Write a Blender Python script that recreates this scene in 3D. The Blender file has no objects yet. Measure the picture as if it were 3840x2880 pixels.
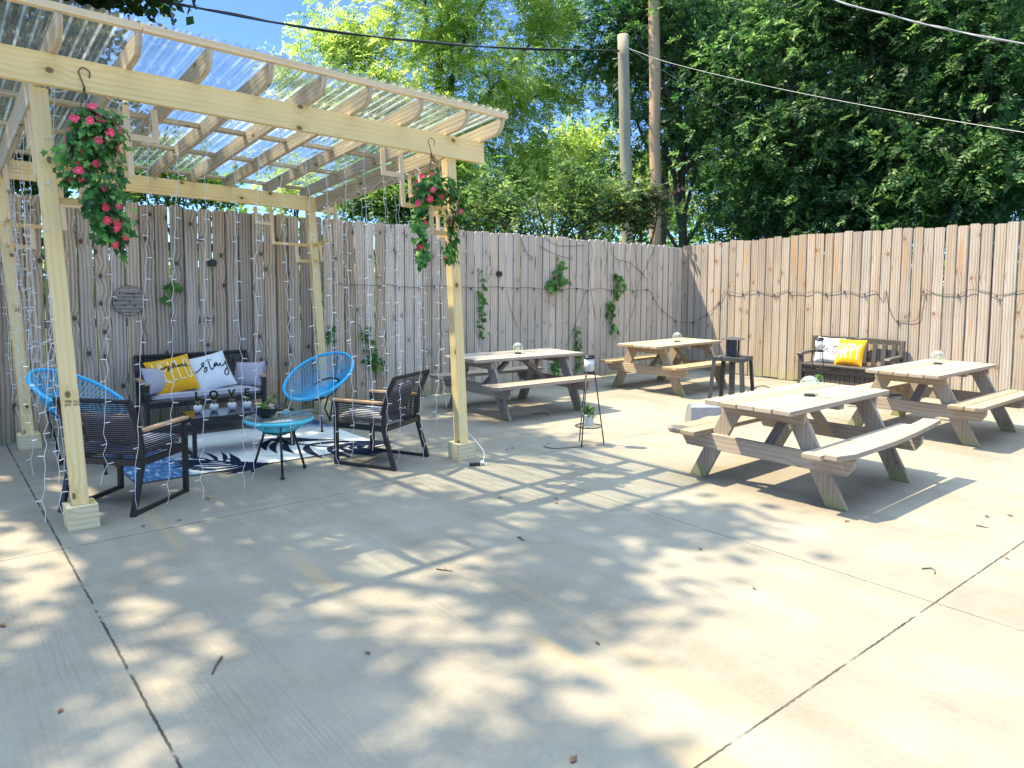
import bpy, math, random
import numpy as np
from mathutils import Vector, Matrix
PI = math.pi
rnd = random.Random(11)
scene = bpy.context.scene
COL = scene.collection

# ------------------------------------------------------------------ camera
CAM_F, CAM_PITCH, CAM_ROLL, CAM_YAW = 2716.0, math.radians(4.175), math.radians(-0.277), math.radians(39.382)
CAM_Y0, CAM_H = 1250.0, 1.6
_fw = Vector((math.sin(CAM_YAW)*math.cos(CAM_PITCH), math.cos(CAM_YAW)*math.cos(CAM_PITCH), -math.sin(CAM_PITCH)))
_r = Vector((math.cos(CAM_YAW), -math.sin(CAM_YAW), 0)); _d = _fw.cross(_r)
_c, _s = math.cos(CAM_ROLL), math.sin(CAM_ROLL)
RIGHT = _c*_r + _s*_d; DOWN = -_s*_r + _c*_d; FWD = _fw
cd = bpy.data.cameras.new('camera'); cam = bpy.data.objects.new('camera', cd); COL.objects.link(cam)
cam.matrix_world = Matrix(((RIGHT.x, -DOWN.x, -FWD.x, 0), (RIGHT.y, -DOWN.y, -FWD.y, 0), (RIGHT.z, -DOWN.z, -FWD.z, CAM_H), (0, 0, 0, 1)))
cd.sensor_width = 36; cd.lens = CAM_F/3840*36; cd.shift_y = -(1440-CAM_Y0)/3840; cd.clip_end = 3000; cd.clip_start = .05
scene.camera = cam
def at(px, py, axis, val):
    """world point where the sight line of a photo pixel meets the plane axis=val"""
    d = RIGHT*((px-1920)/CAM_F) + DOWN*((py-CAM_Y0)/CAM_F) + FWD
    o = Vector((0, 0, CAM_H)); i = 'xyz'.index(axis)
    return o + d*((val-o[i])/d[i])
def far(px, py, dist):
    d = RIGHT*((px-1920)/CAM_F) + DOWN*((py-CAM_Y0)/CAM_F) + FWD
    return Vector((0, 0, CAM_H)) + d*dist

# ------------------------------------------------------------------ objects
def tag(o, label=None, cat=None, group=None, kind=None):
    if label: o['label'] = label
    if cat: o['category'] = cat
    if group: o['group'] = group
    if kind: o['kind'] = kind
    return o
def thing(name, label, cat, loc=(0, 0, 0), rz=0, group=None):
    o = bpy.data.objects.new(name, None); COL.objects.link(o)
    o.location = loc; o.rotation_euler = (0, 0, rz); o.empty_display_size = .1
    return tag(o, label, cat, group)
def copy_tree(o, parent=None):
    c = o.copy(); COL.objects.link(c)
    if parent is not None:
        c.parent = parent; c.matrix_parent_inverse = o.matrix_parent_inverse
    for ch in list(o.children): copy_tree(ch, c)
    return c

class MB:
    """collects shapes of one part and links them as one mesh object with metre UVs (U along the grain)"""
    def __init__(s): s.v = []; s.f = []; s.uv = []; s.mi = []; s.sm = []
    def face(s, idx, uv=None, m=0, smooth=False):
        s.f.append(tuple(idx)); s.mi.append(m); s.sm.append(smooth)
        s.uv.extend(uv if uv else [(0, 0)]*len(idx))
    def board(s, p0, p1, w, t, side=(0, 0, 1), m=0, jit=0.0):
        p0, p1 = Vector(p0), Vector(p1); ax = (p1-p0); L = ax.length; ax.normalize()
        sd = Vector(side); sd = (sd-ax*sd.dot(ax)).normalized(); th = ax.cross(sd)
        b = len(s.v)
        for p in (p0, p1):
            for a, c in ((-1, -1), (1, -1), (1, 1), (-1, 1)):
                s.v.append(tuple(p+sd*(a*w/2)+th*(c*t/2)))
        u0 = rnd.random()*40; v0 = rnd.random()*40
        for k in range(4):
            k2 = (k+1) % 4; ww = w if k % 2 == 0 else t; vv = v0+k*3.3 + (0 if k % 2 == 0 else .4)
            s.face((b+k, b+k2, b+4+k2, b+4+k), [(u0, vv), (u0, vv+ww), (u0+L, vv+ww), (u0+L, vv)], m)
        s.face((b+3, b+2, b+1, b), [(u0, v0), (u0+.02, v0), (u0+.02, v0+t), (u0, v0+t)], m)
        s.face((b+4, b+5, b+6, b+7), [(u0, v0), (u0+.02, v0), (u0+.02, v0+t), (u0, v0+t)], m)
    def box(s, c, size, m=0):
        x, y, z = size; k = max(range(3), key=lambda i: size[i])
        ax = [Vector((x/2, 0, 0)), Vector((0, y/2, 0)), Vector((0, 0, z/2))][k]
        rest = [i for i in range(3) if i != k]; wv = Vector((0, 0, 0)); wv[rest[0]] = 1
        s.board(Vector(c)-ax, Vector(c)+ax, size[rest[0]], size[rest[1]], wv, m)
    def prism(s, poly, o, ax, ay, az, m=0, grain='y', v_int=False):
        """polygon (x, y) pairs in the plane of ax, ay pushed out along az (a vector with length)"""
        o, ax, ay, az = Vector(o), Vector(ax), Vector(ay), Vector(az); b = len(s.v); n = len(poly)
        for k in (0, 1):
            for x, y in poly: s.v.append(tuple(o+ax*x+ay*y+az*k))
        u0 = rnd.random()*40; v0 = rnd.random()*40
        if v_int: v0 = math.floor(v0)+.5
        q = [((y if grain == 'y' else x)+u0, (x if grain == 'y' else y)+v0) for x, y in poly]
        s.face(range(b+n-1, b-1, -1), q[::-1], m); s.face(range(b+n, b+2*n), [(u, v+3) for u, v in q], m)
        t = az.length
        for k in range(n):
            j = (k+1) % n
            s.face((b+k, b+j, b+n+j, b+n+k), [(q[k][0], v0+5), (q[j][0], v0+5), (q[j][0], v0+5+t), (q[k][0], v0+5+t)], m)
    def tube(s, pts, r, n=6, m=0, closed=False, cap=True):
        pts = [Vector(p) for p in pts]; N = len(pts)
        if N < 2: return
        rr = r if isinstance(r, (list, tuple)) else [r]*N
        tans = []
        for i in range(N):
            a = pts[(i-1) % N] if (closed or i > 0) else pts[i]; c = pts[(i+1) % N] if (closed or i < N-1) else pts[i]
            t = c-a; tans.append(t.normalized() if t.length > 1e-9 else Vector((0, 0, 1)))
        up = Vector((0, 0, 1)) if abs(tans[0].z) < .9 else Vector((1, 0, 0))
        nrm = (up-tans[0]*up.dot(tans[0])).normalized(); b = len(s.v); L = 0; Ls = []
        for i in range(N):
            nrm = nrm-tans[i]*nrm.dot(tans[i])
            if nrm.length < 1e-6: nrm = tans[i].orthogonal()
            nrm.normalize(); bn = tans[i].cross(nrm)
            if i: L += (pts[i]-pts[i-1]).length
            Ls.append(L)
            for k in range(n):
                a = 2*PI*k/n; s.v.append(tuple(pts[i]+(nrm*math.cos(a)+bn*math.sin(a))*rr[i]))
        for i in range(N if closed else N-1):
            j = (i+1) % N
            for k in range(n):
                k2 = (k+1) % n; l0 = Ls[i]; l1 = Ls[j] if j else L+.01
                s.face((b+i*n+k, b+i*n+k2, b+j*n+k2, b+j*n+k), [(l0, k/n), (l0, (k+1)/n), (l1, (k+1)/n), (l1, k/n)], m, n > 5)
        if cap and not closed:
            s.face([b+k for k in range(n-1, -1, -1)], None, m); s.face([b+(N-1)*n+k for k in range(n)], None, m)
    def lathe(s, prof, n=16, c=(0, 0, 0), m=0, smooth=True, twist=None):
        b = len(s.v); c = Vector(c); P = len(prof)
        for i, (r, z) in enumerate(prof):
            for k in range(n):
                a = 2*PI*k/n; q = r
                if twist: q = r*(1+twist(a, z, r))
                s.v.append((c.x+q*math.cos(a), c.y+q*math.sin(a), c.z+z))
        for i in range(P-1):
            for k in range(n):
                k2 = (k+1) % n
                s.face((b+i*n+k, b+i*n+k2, b+(i+1)*n+k2, b+(i+1)*n+k), [(prof[i][1], k/n), (prof[i][1], (k+1)/n), (prof[i+1][1], (k+1)/n), (prof[i+1][1], k/n)], m, smooth)
        if prof[0][0] > 1e-5: s.face([b+k for k in range(n-1, -1, -1)], None, m)
        if prof[-1][0] > 1e-5: s.face([b+(P-1)*n+k for k in range(n)], None, m)
    def ball(s, c, r, n=8, m=0, sz=1.0):
        s.lathe([(r*math.sin(PI*i/n)+1e-6, -r*sz*math.cos(PI*i/n)) for i in range(n+1)], n+2, c, m)
    def poly(s, pts, m=0, smooth=False):
        b = len(s.v); s.v.extend(tuple(p) for p in pts); s.face(range(b, b+len(pts)), [(p[0], p[1]) for p in pts], m, smooth)
    def sheet(s, fn, nu, nv, m=0, smooth=True, closed_u=False):
        b = len(s.v)
        for j in range(nv+1):
            for i in range(nu+1): s.v.append(tuple(fn(i/nu, j/nv)))
        for j in range(nv):
            for i in range(nu):
                a = b+j*(nu+1)+i
                s.face((a, a+1, a+nu+2, a+nu+1), [(i/nu, j/nv), ((i+1)/nu, j/nv), ((i+1)/nu, (j+1)/nv), (i/nu, (j+1)/nv)], m, smooth)
    def build(s, name, mats, parent=None, bevel=0, warp=None, loc=None):
        me = bpy.data.meshes.new(name)
        vs = [warp(*p) for p in s.v] if warp else s.v
        me.from_pydata(vs, [], s.f)
        uvl = me.uv_layers.new(name='UVMap'); uvl.data.foreach_set('uv', [c for p in s.uv for c in p])
        me.polygons.foreach_set('material_index', s.mi); me.polygons.foreach_set('use_smooth', s.sm)
        for m in (mats if isinstance(mats, (list, tuple)) else [mats]): me.materials.append(m)
        me.update(); o = bpy.data.objects.new(name, me); COL.objects.link(o)
        if parent is not None: o.parent = parent
        if loc: o.location = loc
        if bevel:
            md = o.modifiers.new('edge', 'BEVEL'); md.width = bevel; md.segments = 2; md.limit_method = 'ANGLE'; md.angle_limit = math.radians(50)
        return o

def smooth_path(pts, k=6, closed=False):
    pts = [Vector(p) for p in pts]; N = len(pts); out = []
    for i in range(N if closed else N-1):
        p1, p2 = pts[i], pts[(i+1) % N]
        p0 = pts[(i-1) % N] if (closed or i > 0) else p1*2-p2
        p3 = pts[(i+2) % N] if (closed or i < N-2) else p2*2-p1
        for j in range(k):
            t = j/k
            out.append(.5*((2*p1)+(p2-p0)*t+(2*p0-5*p1+4*p2-p3)*t*t+(3*p1-p0-3*p2+p3)*t**3))
    if not closed: out.append(pts[-1])
    return out

# ------------------------------------------------------------------ materials
class NT:
    def __init__(s, name):
        s.mat = bpy.data.materials.new(name); s.mat.use_nodes = True; s.nt = s.mat.node_tree; s.nt.nodes.clear()
        s.out = s.nt.nodes.new('ShaderNodeOutputMaterial')
    def n(s, typ, ins=None, **kw):
        nd = s.nt.nodes.new('ShaderNode'+typ)
        for k, v in kw.items(): setattr(nd, k, v)
        for k, v in (ins or {}).items():
            sock = nd.inputs[k]
            if isinstance(v, bpy.types.NodeSocket): s.nt.links.new(v, sock)
            else: sock.default_value = v
        return nd
    def math(s, op, a, b=None, c=None, clamp=False):
        ins = {0: a}
        if b is not None: ins[1] = b
        if c is not None: ins[2] = c
        return s.n('Math', ins, operation=op, use_clamp=clamp).outputs[0]
    def ramp(s, f, stops, interp='LINEAR'):
        nd = s.n('ValToRGB', {'Fac': f}); cr = nd.color_ramp; cr.interpolation = interp
        while len(cr.elements) < len(stops): cr.elements.new(.5)
        for e, (p, c) in zip(cr.elements, stops):
            e.position = p; e.color = (*c, 1) if len(c) == 3 else c
        return nd.outputs['Color']
    def mix(s, f, a, b, blend='MIX'):
        nd = s.n('Mix', data_type='RGBA', blend_type=blend)
        for i, v in ((0, f), (6, a), (7, b)):
            if isinstance(v, bpy.types.NodeSocket): s.nt.links.new(v, nd.inputs[i])
            else: nd.inputs[i].default_value = (*v, 1) if isinstance(v, tuple) and len(v) == 3 else v
        return nd.outputs[2]
    def noise(s, vec, scale, detail=4, rough=.55, dist=0):
        return s.n('TexNoise', {'Vector': vec, 'Scale': scale, 'Detail': detail, 'Roughness': rough, 'Distortion': dist}).outputs[0]
    def map(s, vec, scale=(1, 1, 1), loc=(0, 0, 0)):
        return s.n('Mapping', {'Vector': vec, 'Scale': scale, 'Location': loc}).outputs[0]
    def bsdf(s, color, rough=.6, metal=0, spec=.5, bump=None, bstr=.3, bdist=.01, **kw):
        ins = {'Base Color': color if not (isinstance(color, tuple) and len(color) == 3) else (*color, 1), 'Roughness': rough, 'Metallic': metal, 'Specular IOR Level': spec}
        ins.update(kw)
        if bump is not None: ins['Normal'] = s.n('Bump', {'Height': bump, 'Strength': bstr, 'Distance': bdist}).outputs[0]
        return s.n('BsdfPrincipled', ins)
    def done(s, sh):
        s.nt.links.new(sh.outputs[0] if hasattr(sh, 'outputs') else sh, s.out.inputs['Surface']); return s.mat
def plain(name, color, rough=.5, metal=0, spec=.5, var=.12, vscale=14, bstr=.0):
    """even paint, plastic, cloth or metal with a slight unevenness of tone and gloss"""
    t = NT(name); co = t.n('TexCoord').outputs['Object']
    f = t.noise(co, vscale, 5); lo = tuple(c*(1-var) for c in color); hi = tuple(min(1, c*(1+var)) for c in color)
    col = t.ramp(f, [(.3, lo), (.7, hi)])
    r = t.n('MapRange', {'Value': t.noise(co, vscale*2.3, 3), 'To Min': max(0, rough-.1), 'To Max': min(1, rough+.1)}).outputs[0]
    return t.done(t.bsdf(col, r, metal, spec, bump=t.noise(co, vscale*9, 3) if bstr else None, bstr=bstr, bdist=.002))
def wood(name, dark, mid, light, knot=(.09, .05, .03), kscale=(3.4, 4.6), kamt=.085, kfrac=.3, rough=.75, algae=None, var=.25, warm=None, spread=1.0, edge=0, lit_grad=None):
    t = NT(name); uv = t.n('TexCoord').outputs['UV']
    isl = t.n('NewGeometry').outputs['Random Per Island']
    wob = t.n('TexNoise', {'Vector': t.map(uv, (1.3, 3, 1)), 'Scale': 1.2, 'Detail': 2.0}).outputs['Color']
    uvw = t.n('VectorMath', {0: uv, 1: t.n('VectorMath', {0: wob, 1: (.0, .045, 0)}, operation='MULTIPLY').outputs[0]}, operation='ADD').outputs[0]
    kv = t.n('TexVoronoi', {'Vector': t.map(uvw, (kscale[0], kscale[1], 1)), 'Scale': 1.0, 'Randomness': 1.0}, voronoi_dimensions='2D')
    pick = t.math('GREATER_THAN', t.n('SeparateColor', {0: kv.outputs['Color']}).outputs[0], 1-kfrac)
    kn = t.math('ADD', kv.outputs['Distance'], t.math('MULTIPLY', t.math('SUBTRACT', 1.0, pick), 5.0))
    halo = t.n('MapRange', {'Value': kn, 'From Min': 0.0, 'From Max': .4, 'To Min': .035, 'To Max': 0.0}).outputs[0]
    bend = t.n('CombineXYZ', {'Y': halo}).outputs[0]
    g = t.n('VectorMath', {0: uvw, 1: bend}, operation='ADD').outputs[0]
    ring = t.n('TexWave', {'Vector': t.map(g, (.30, 5.5, 1)), 'Scale': 1.6, 'Distortion': 2.6, 'Detail': 3.0, 'Detail Scale': .8}, wave_type='BANDS', bands_direction='Y').outputs['Fac']
    fine = t.noise(t.map(g, (2.0, 120, 1)), 1.0, 4, .6)
    coarse = t.noise(t.map(uv, (.8, 7, 1)), 1.0, 4)
    f = t.math('ADD', t.math('MULTIPLY', ring, .27*spread), t.math('ADD', t.math('MULTIPLY', fine, .38*spread), t.math('MULTIPLY', coarse, .55)))
    f = t.math('ADD', f, (1-spread)*.30)
    col = t.ramp(f, [(.34, dark), (.56, mid), (.82, light)])
    hsv = t.n('HueSaturation', {'Color': col, 'Value': t.n('MapRange', {'Value': isl, 'To Min': 1-var, 'To Max': 1+var}).outputs[0],
              'Saturation': t.n('MapRange', {'Value': t.math('FRACT', t.math('MULTIPLY', isl, 7.31)), 'To Min': .7, 'To Max': 1.2}).outputs[0]}).outputs[0]
    if warm:
        wf = t.math('MULTIPLY', t.ramp(t.noise(t.map(uv, (.9, 11, 1), (3, 7, 0)), 1.0, 3), [(.56, (0, 0, 0)), (.7, (1, 1, 1))]), t.math('GREATER_THAN', t.math('FRACT', t.math('MULTIPLY', isl, 13.7)), .45))
        hsv = t.mix(t.math('MULTIPLY', wf, .7), hsv, warm)
    kf = t.ramp(kn, [(kamt*.7, (1, 1, 1)), (kamt*1.05, (0, 0, 0))])
    ko = t.ramp(kn, [(kamt, (1, 1, 1)), (kamt*3.6, (0, 0, 0))])
    col = t.mix(t.math('MULTIPLY', ko, .35), hsv, t.mix(.5, knot, mid))
    col = t.mix(t.math('MULTIPLY', kf, .85), col, knot)
    if lit_grad:  # brighter light painted into the boards along X, away from the pergola shade
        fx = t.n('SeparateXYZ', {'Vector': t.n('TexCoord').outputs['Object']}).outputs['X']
        col = t.mix(t.n('MapRange', {'Value': t.math('ADD', fx, t.math('MULTIPLY', t.math('SUBTRACT', isl, .5), 3.0)), 'From Min': lit_grad[1], 'From Max': lit_grad[2], 'To Max': lit_grad[3]}).outputs[0], col, lit_grad[0])
    if edge:
        ev = t.math('ABSOLUTE', t.math('SUBTRACT', t.math('FRACT', t.n('SeparateXYZ', {'Vector': uv}).outputs['Y']), .5))
        ev = t.math('ADD', ev, t.math('MULTIPLY', t.math('SUBTRACT', t.noise(t.map(uv, (5, 2, 1)), 1.0, 3), .5), .012))
        ef = t.n('MapRange', {'Value': ev, 'From Min': edge-.011, 'From Max': edge-.002}).outputs[0]
        col = t.mix(t.math('MULTIPLY', ef, .8), col, (.06, .05, .042))
    if algae:
        ob = t.n('TexCoord').outputs['Object']; z = t.n('SeparateXYZ', {'Vector': ob}).outputs['Z']
        lowf = t.n('MapRange', {'Value': t.math('ADD', z, t.math('MULTIPLY', t.noise(t.map(ob, (3, 3, 1)), 2.0, 4), -.9*algae[1])), 'From Min': -.45*algae[1], 'From Max': algae[1]*.35, 'To Min': 1, 'To Max': 0}).outputs[0]
        col = t.mix(t.math('MULTIPLY', lowf, algae[2]), col, algae[0])
    return t.done(t.bsdf(col, rough, 0, .3, bump=f, bstr=.35, bdist=.004))
def leaf_mat(name, dark, mid, light, trans=.35, rough=.5, vscale=.9, boost=1.6):
    t = NT(name); isl = t.n('NewGeometry').outputs['Random Per Island']; co = t.n('TexCoord').outputs['Object']
    f = t.math('ADD', t.math('MULTIPLY', isl, .55), t.math('MULTIPLY', t.math('SUBTRACT', t.noise(co, vscale, 3), .5), 2.2))
    col = t.ramp(t.math('ADD', f, .2), [(.08, dark), (.5, mid), (.95, light)])
    d = t.bsdf(col, rough, 0, .4)
    tr = t.n('BsdfTranslucent', {'Color': t.n('HueSaturation', {'Color': col, 'Saturation': 1.05, 'Value': boost}).outputs[0]})
    return t.done(t.n('MixShader', {0: trans, 1: d.outputs[0], 2: tr.outputs[0]}))
def glass(name, tint=(.9, .95, .95), refl=.12, rough=.02):
    t = NT(name); fr = t.n('LayerWeight', {'Blend': .35}).outputs['Facing']
    f = t.n('MapRange', {'Value': fr, 'To Min': refl*.4, 'To Max': min(1, refl*5)}).outputs[0]
    return t.done(t.n('MixShader', {0: f, 1: t.n('BsdfTransparent', {'Color': (*tint, 1)}).outputs[0], 2: t.n('BsdfGlossy', {'Roughness': rough}).outputs[0]}))
# ------------------------------------------------------------------ material set
M = {}
M['fence'] = wood('weathered_fence', (.19, .132, .088), (.47, .355, .258), (.64, .525, .41), knot=(.06, .04, .03), kamt=.10, kfrac=.42, edge=.0685, algae=((.16, .18, .07), .35, .5), var=.3, warm=(.36, .27, .17), lit_grad=((.68, .62, .53), 10.5, 14.5, .45))
M['plaque'] = wood('plaque_wood', (.14, .11, .085), (.32, .27, .225), (.46, .40, .35), kfrac=.3, kamt=.08)
M['block'] = wood('treated_block', (.50, .38, .15), (.70, .56, .27), (.80, .68, .40), knot=(.13, .065, .03), kamt=.085, kfrac=.5, var=.1, spread=.75)
M['fence_sun'] = wood('silvered_fence', (.225, .175, .135), (.395, .33, .27), (.52, .45, .385), knot=(.26, .13, .06), kamt=.10, edge=.0685, algae=((.30, .31, .12), .3, .5), var=.14, warm=(.50, .27, .09))
M['pine'] = wood('fresh_pine', (.72, .44, .10), (.95, .65, .185), (.97, .74, .30), knot=(.13, .065, .03), kamt=.085, kfrac=.4, var=.1, spread=.5, rough=.65)
M['strip'] = wood('planed_strip', (.68, .42, .17), (.84, .58, .28), (.90, .68, .38), kfrac=.05, var=.08, spread=.4, rough=.6)
M['rafter'] = wood('treated_rafter', (.38, .29, .175), (.60, .48, .31), (.74, .62, .43), knot=(.07, .05, .03), kamt=.08, var=.14, spread=.8)
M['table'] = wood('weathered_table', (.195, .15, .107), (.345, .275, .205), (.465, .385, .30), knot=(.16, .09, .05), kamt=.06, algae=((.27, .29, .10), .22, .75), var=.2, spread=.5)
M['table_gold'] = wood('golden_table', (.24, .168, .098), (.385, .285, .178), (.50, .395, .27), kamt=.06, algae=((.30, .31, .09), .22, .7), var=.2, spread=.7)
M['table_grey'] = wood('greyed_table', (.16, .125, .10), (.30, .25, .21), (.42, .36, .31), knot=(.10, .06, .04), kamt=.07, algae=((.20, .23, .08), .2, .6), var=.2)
M['teak'] = wood('oiled_arm', (.42, .18, .06), (.55, .27, .10), (.62, .34, .15), kfrac=0, var=.06, spread=.5, rough=.45)
M['pole_grey'] = wood('old_pole', (.15, .135, .095), (.27, .245, .18), (.38, .35, .265), kamt=.05, algae=((.22, .24, .10), 9, .3))
M['pole_brown'] = wood('brown_pole', (.30, .165, .085), (.45, .27, .14), (.55, .36, .20), kfrac=.05, spread=.6)
M['resin'] = wood('brown_resin', (.055, .048, .044), (.085, .075, .07), (.125, .112, .105), kfrac=0, var=.06, spread=.5, rough=.5)
M['nail'] = plain('rusty_nail', (.06, .035, .025), .8)
M['bark'] = wood('bark', (.045, .036, .028), (.09, .075, .06), (.16, .14, .11), kamt=.05, rough=.9)
M['black'] = plain('black_powder_coat', (.018, .019, .022), .38)
M['rope'] = plain('black_rope', (.02, .021, .024), .6, bstr=.4)
M['wire'] = plain('dark_wire', (.02, .02, .022), .45)
M['cushion'] = plain('grey_cushion', (.47, .44, .50), .9, spec=.2, var=.06, vscale=60, bstr=.5)
M['piping'] = plain('cushion_piping', (.33, .31, .37), .9, spec=.2)
M['white_cloth'] = plain('white_cloth', (.80, .81, .84), .9, spec=.15, var=.04, vscale=25, bstr=.35)
M['yellow_cloth'] = plain('yellow_cloth', (.88, .44, .025), .88, spec=.15, var=.06, vscale=25, bstr=.35)
M['ink'] = plain('black_ink', (.012, .012, .018), .8)
M['print'] = plain('cream_print', (.86, .74, .48), .85)
M['pale_print'] = plain('pale_print', (.92, .85, .62), .85)
M['blue'] = plain('blue_cord', (.05, .47, .78), .42, var=.15)
M['aqua'] = plain('aqua_cord', (.10, .60, .74), .42, var=.12)
M['ceramic'] = plain('white_ceramic', (.78, .78, .77), .3, var=.04)
M['moss'] = plain('moss_letter', (.018, .060, .012), .95, spec=.1, var=.5, vscale=120, bstr=1.0)
M['twine'] = plain('jute_twine', (.50, .40, .25), .9)
M['stick'] = plain('dark_stick', (.03, .03, .015), .8)
M['bowl'] = plain('black_bowl', (.012, .013, .016), .3)
M['coco'] = plain('coco_liner', (.34, .17, .08), .95, var=.3, vscale=70, bstr=.9)
M['petal'] = plain('pink_petal', (.80, .055, .13), .6, var=.18, vscale=30)
M['petal_core'] = plain('petal_heart', (.95, .62, .35), .6)
M['yellow_petal'] = plain('yellow_petal', (.90, .56, .02), .6)
M['bloom'] = plain('dusty_pink_bloom', (.62, .42, .34), .8)
M['led'] = plain('white_wire', (.72, .72, .71), .5)
M['bulb'] = glass('clear_bulb', (.92, .95, .97), .18)
M['socket'] = plain('black_socket', (.015, .015, .016), .5)
M['paint_dark'] = plain('heater_paint', (.055, .058, .064), .55, spec=.4)
M['steel'] = plain('grey_sheet_steel', (.25, .25, .265), .55, .2)
M['shade'] = plain('white_shade', (.80, .79, .76), .7, var=.03)
M['solar'] = plain('solar_cell', (.012, .02, .045), .2)
M['clear'] = glass('table_glass', (.90, .96, .96), .16, .01)
M['smoked'] = None
M['silver'] = plain('silver_cable', (.36, .37, .38), .5, .2)
M['plant_leaf'] = leaf_mat('pot_plant_leaf', (.10, .22, .05), (.22, .38, .12), (.42, .52, .24), .25)
M['plant_leaf_dark'] = leaf_mat('pot_plant_leaf_dark', (.04, .10, .03), (.12, .22, .08), (.34, .44, .24), .25)
M['ivy'] = leaf_mat('ivy_leaf', (.02, .085, .02), (.07, .21, .045), (.19, .40, .085), .38, vscale=9)
M['vine'] = leaf_mat('vine_leaf', (.03, .10, .02), (.08, .22, .04), (.20, .38, .08), .3)
M['vine_stem'] = plain('vine_stem', (.09, .07, .04), .9)
M['dry_leaf'] = leaf_mat('dry_leaf', (.10, .05, .025), (.19, .10, .05), (.30, .17, .09), .1)
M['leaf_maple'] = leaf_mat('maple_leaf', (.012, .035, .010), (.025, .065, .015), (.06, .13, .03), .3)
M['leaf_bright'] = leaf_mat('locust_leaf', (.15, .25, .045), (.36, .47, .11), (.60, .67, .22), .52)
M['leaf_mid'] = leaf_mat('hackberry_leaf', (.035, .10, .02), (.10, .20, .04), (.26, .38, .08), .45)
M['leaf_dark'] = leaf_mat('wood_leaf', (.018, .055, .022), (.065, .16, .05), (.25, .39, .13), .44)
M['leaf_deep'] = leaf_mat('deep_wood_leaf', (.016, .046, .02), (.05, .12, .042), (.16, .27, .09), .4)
M['leaf_shrub'] = leaf_mat('shrub_leaf', (.025, .065, .022), (.09, .17, .05), (.30, .38, .13), .4, vscale=2.5)
M['leaf_red'] = leaf_mat('red_shrub_leaf', (.06, .035, .025), (.04, .07, .03), (.09, .13, .05), .3)

def smoked():
    t = NT('smoked_glass')
    return t.done(t.bsdf((.02, .02, .022), .04, 0, .9))
M['smoked'] = smoked()

def panel_mat():
    t = NT('clear_roof_sheet'); co = t.n('TexCoord').outputs['Object']
    fr = t.n('LayerWeight', {'Blend': .42}).outputs['Facing']
    f = t.n('MapRange', {'Value': fr, 'To Min': .025, 'To Max': .34}).outputs[0]
    dirt = t.ramp(t.noise(t.map(co, (14, .9, 1)), 1.0, 4), [(.35, (.82, .86, .86)), (.7, (.95, .97, .97))])
    tr = t.n('BsdfTransparent', {'Color': dirt})
    gl = t.n('BsdfGlossy', {'Color': (.9, .92, .95, 1), 'Roughness': .05})
    a = t.n('MixShader', {0: f, 1: tr.outputs[0], 2: gl.outputs[0]})
    tl = t.n('BsdfTranslucent', {'Color': (.86, .9, .9, 1)})
    # whitish bands along each corrugation paint in its bright reflection streaks, unevenly
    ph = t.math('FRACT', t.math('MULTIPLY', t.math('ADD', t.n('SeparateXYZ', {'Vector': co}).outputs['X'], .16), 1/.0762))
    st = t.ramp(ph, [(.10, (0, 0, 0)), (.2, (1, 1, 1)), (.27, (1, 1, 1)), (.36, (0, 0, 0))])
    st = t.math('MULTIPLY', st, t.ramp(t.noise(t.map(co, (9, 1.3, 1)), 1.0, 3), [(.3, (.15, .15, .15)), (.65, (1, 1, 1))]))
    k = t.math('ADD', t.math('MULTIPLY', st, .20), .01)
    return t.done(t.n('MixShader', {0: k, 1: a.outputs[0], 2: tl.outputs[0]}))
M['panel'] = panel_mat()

def crackle():
    t = NT('crackle_glass'); co = t.n('TexCoord').outputs['Object']
    v = t.n('TexVoronoi', {'Vector': co, 'Scale': 55.0}, feature='DISTANCE_TO_EDGE').outputs['Distance']
    e = t.ramp(v, [(.0, (1, 1, 1)), (.12, (0, 0, 0))])
    fr = t.n('LayerWeight', {'Blend': .5}).outputs['Facing']
    f = t.math('ADD', t.math('MULTIPLY', fr, .55), t.math('MULTIPLY', e, .35), clamp=True)
    bump = t.n('Bump', {'Height': v, 'Strength': .8, 'Distance': .004}).outputs[0]
    gl = t.n('BsdfGlossy', {'Roughness': .08, 'Color': (.93, .97, .96, 1), 'Normal': bump})
    df = t.n('BsdfDiffuse', {'Color': (.72, .78, .74, 1)})
    s1 = t.n('MixShader', {0: .45, 1: gl.outputs[0], 2: df.outputs[0]})
    return t.done(t.n('MixShader', {0: f, 1: t.n('BsdfTransparent', {'Color': (.88, .93, .91, 1)}).outputs[0], 2: s1.outputs[0]}))
M['crackle'] = crackle()

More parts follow.
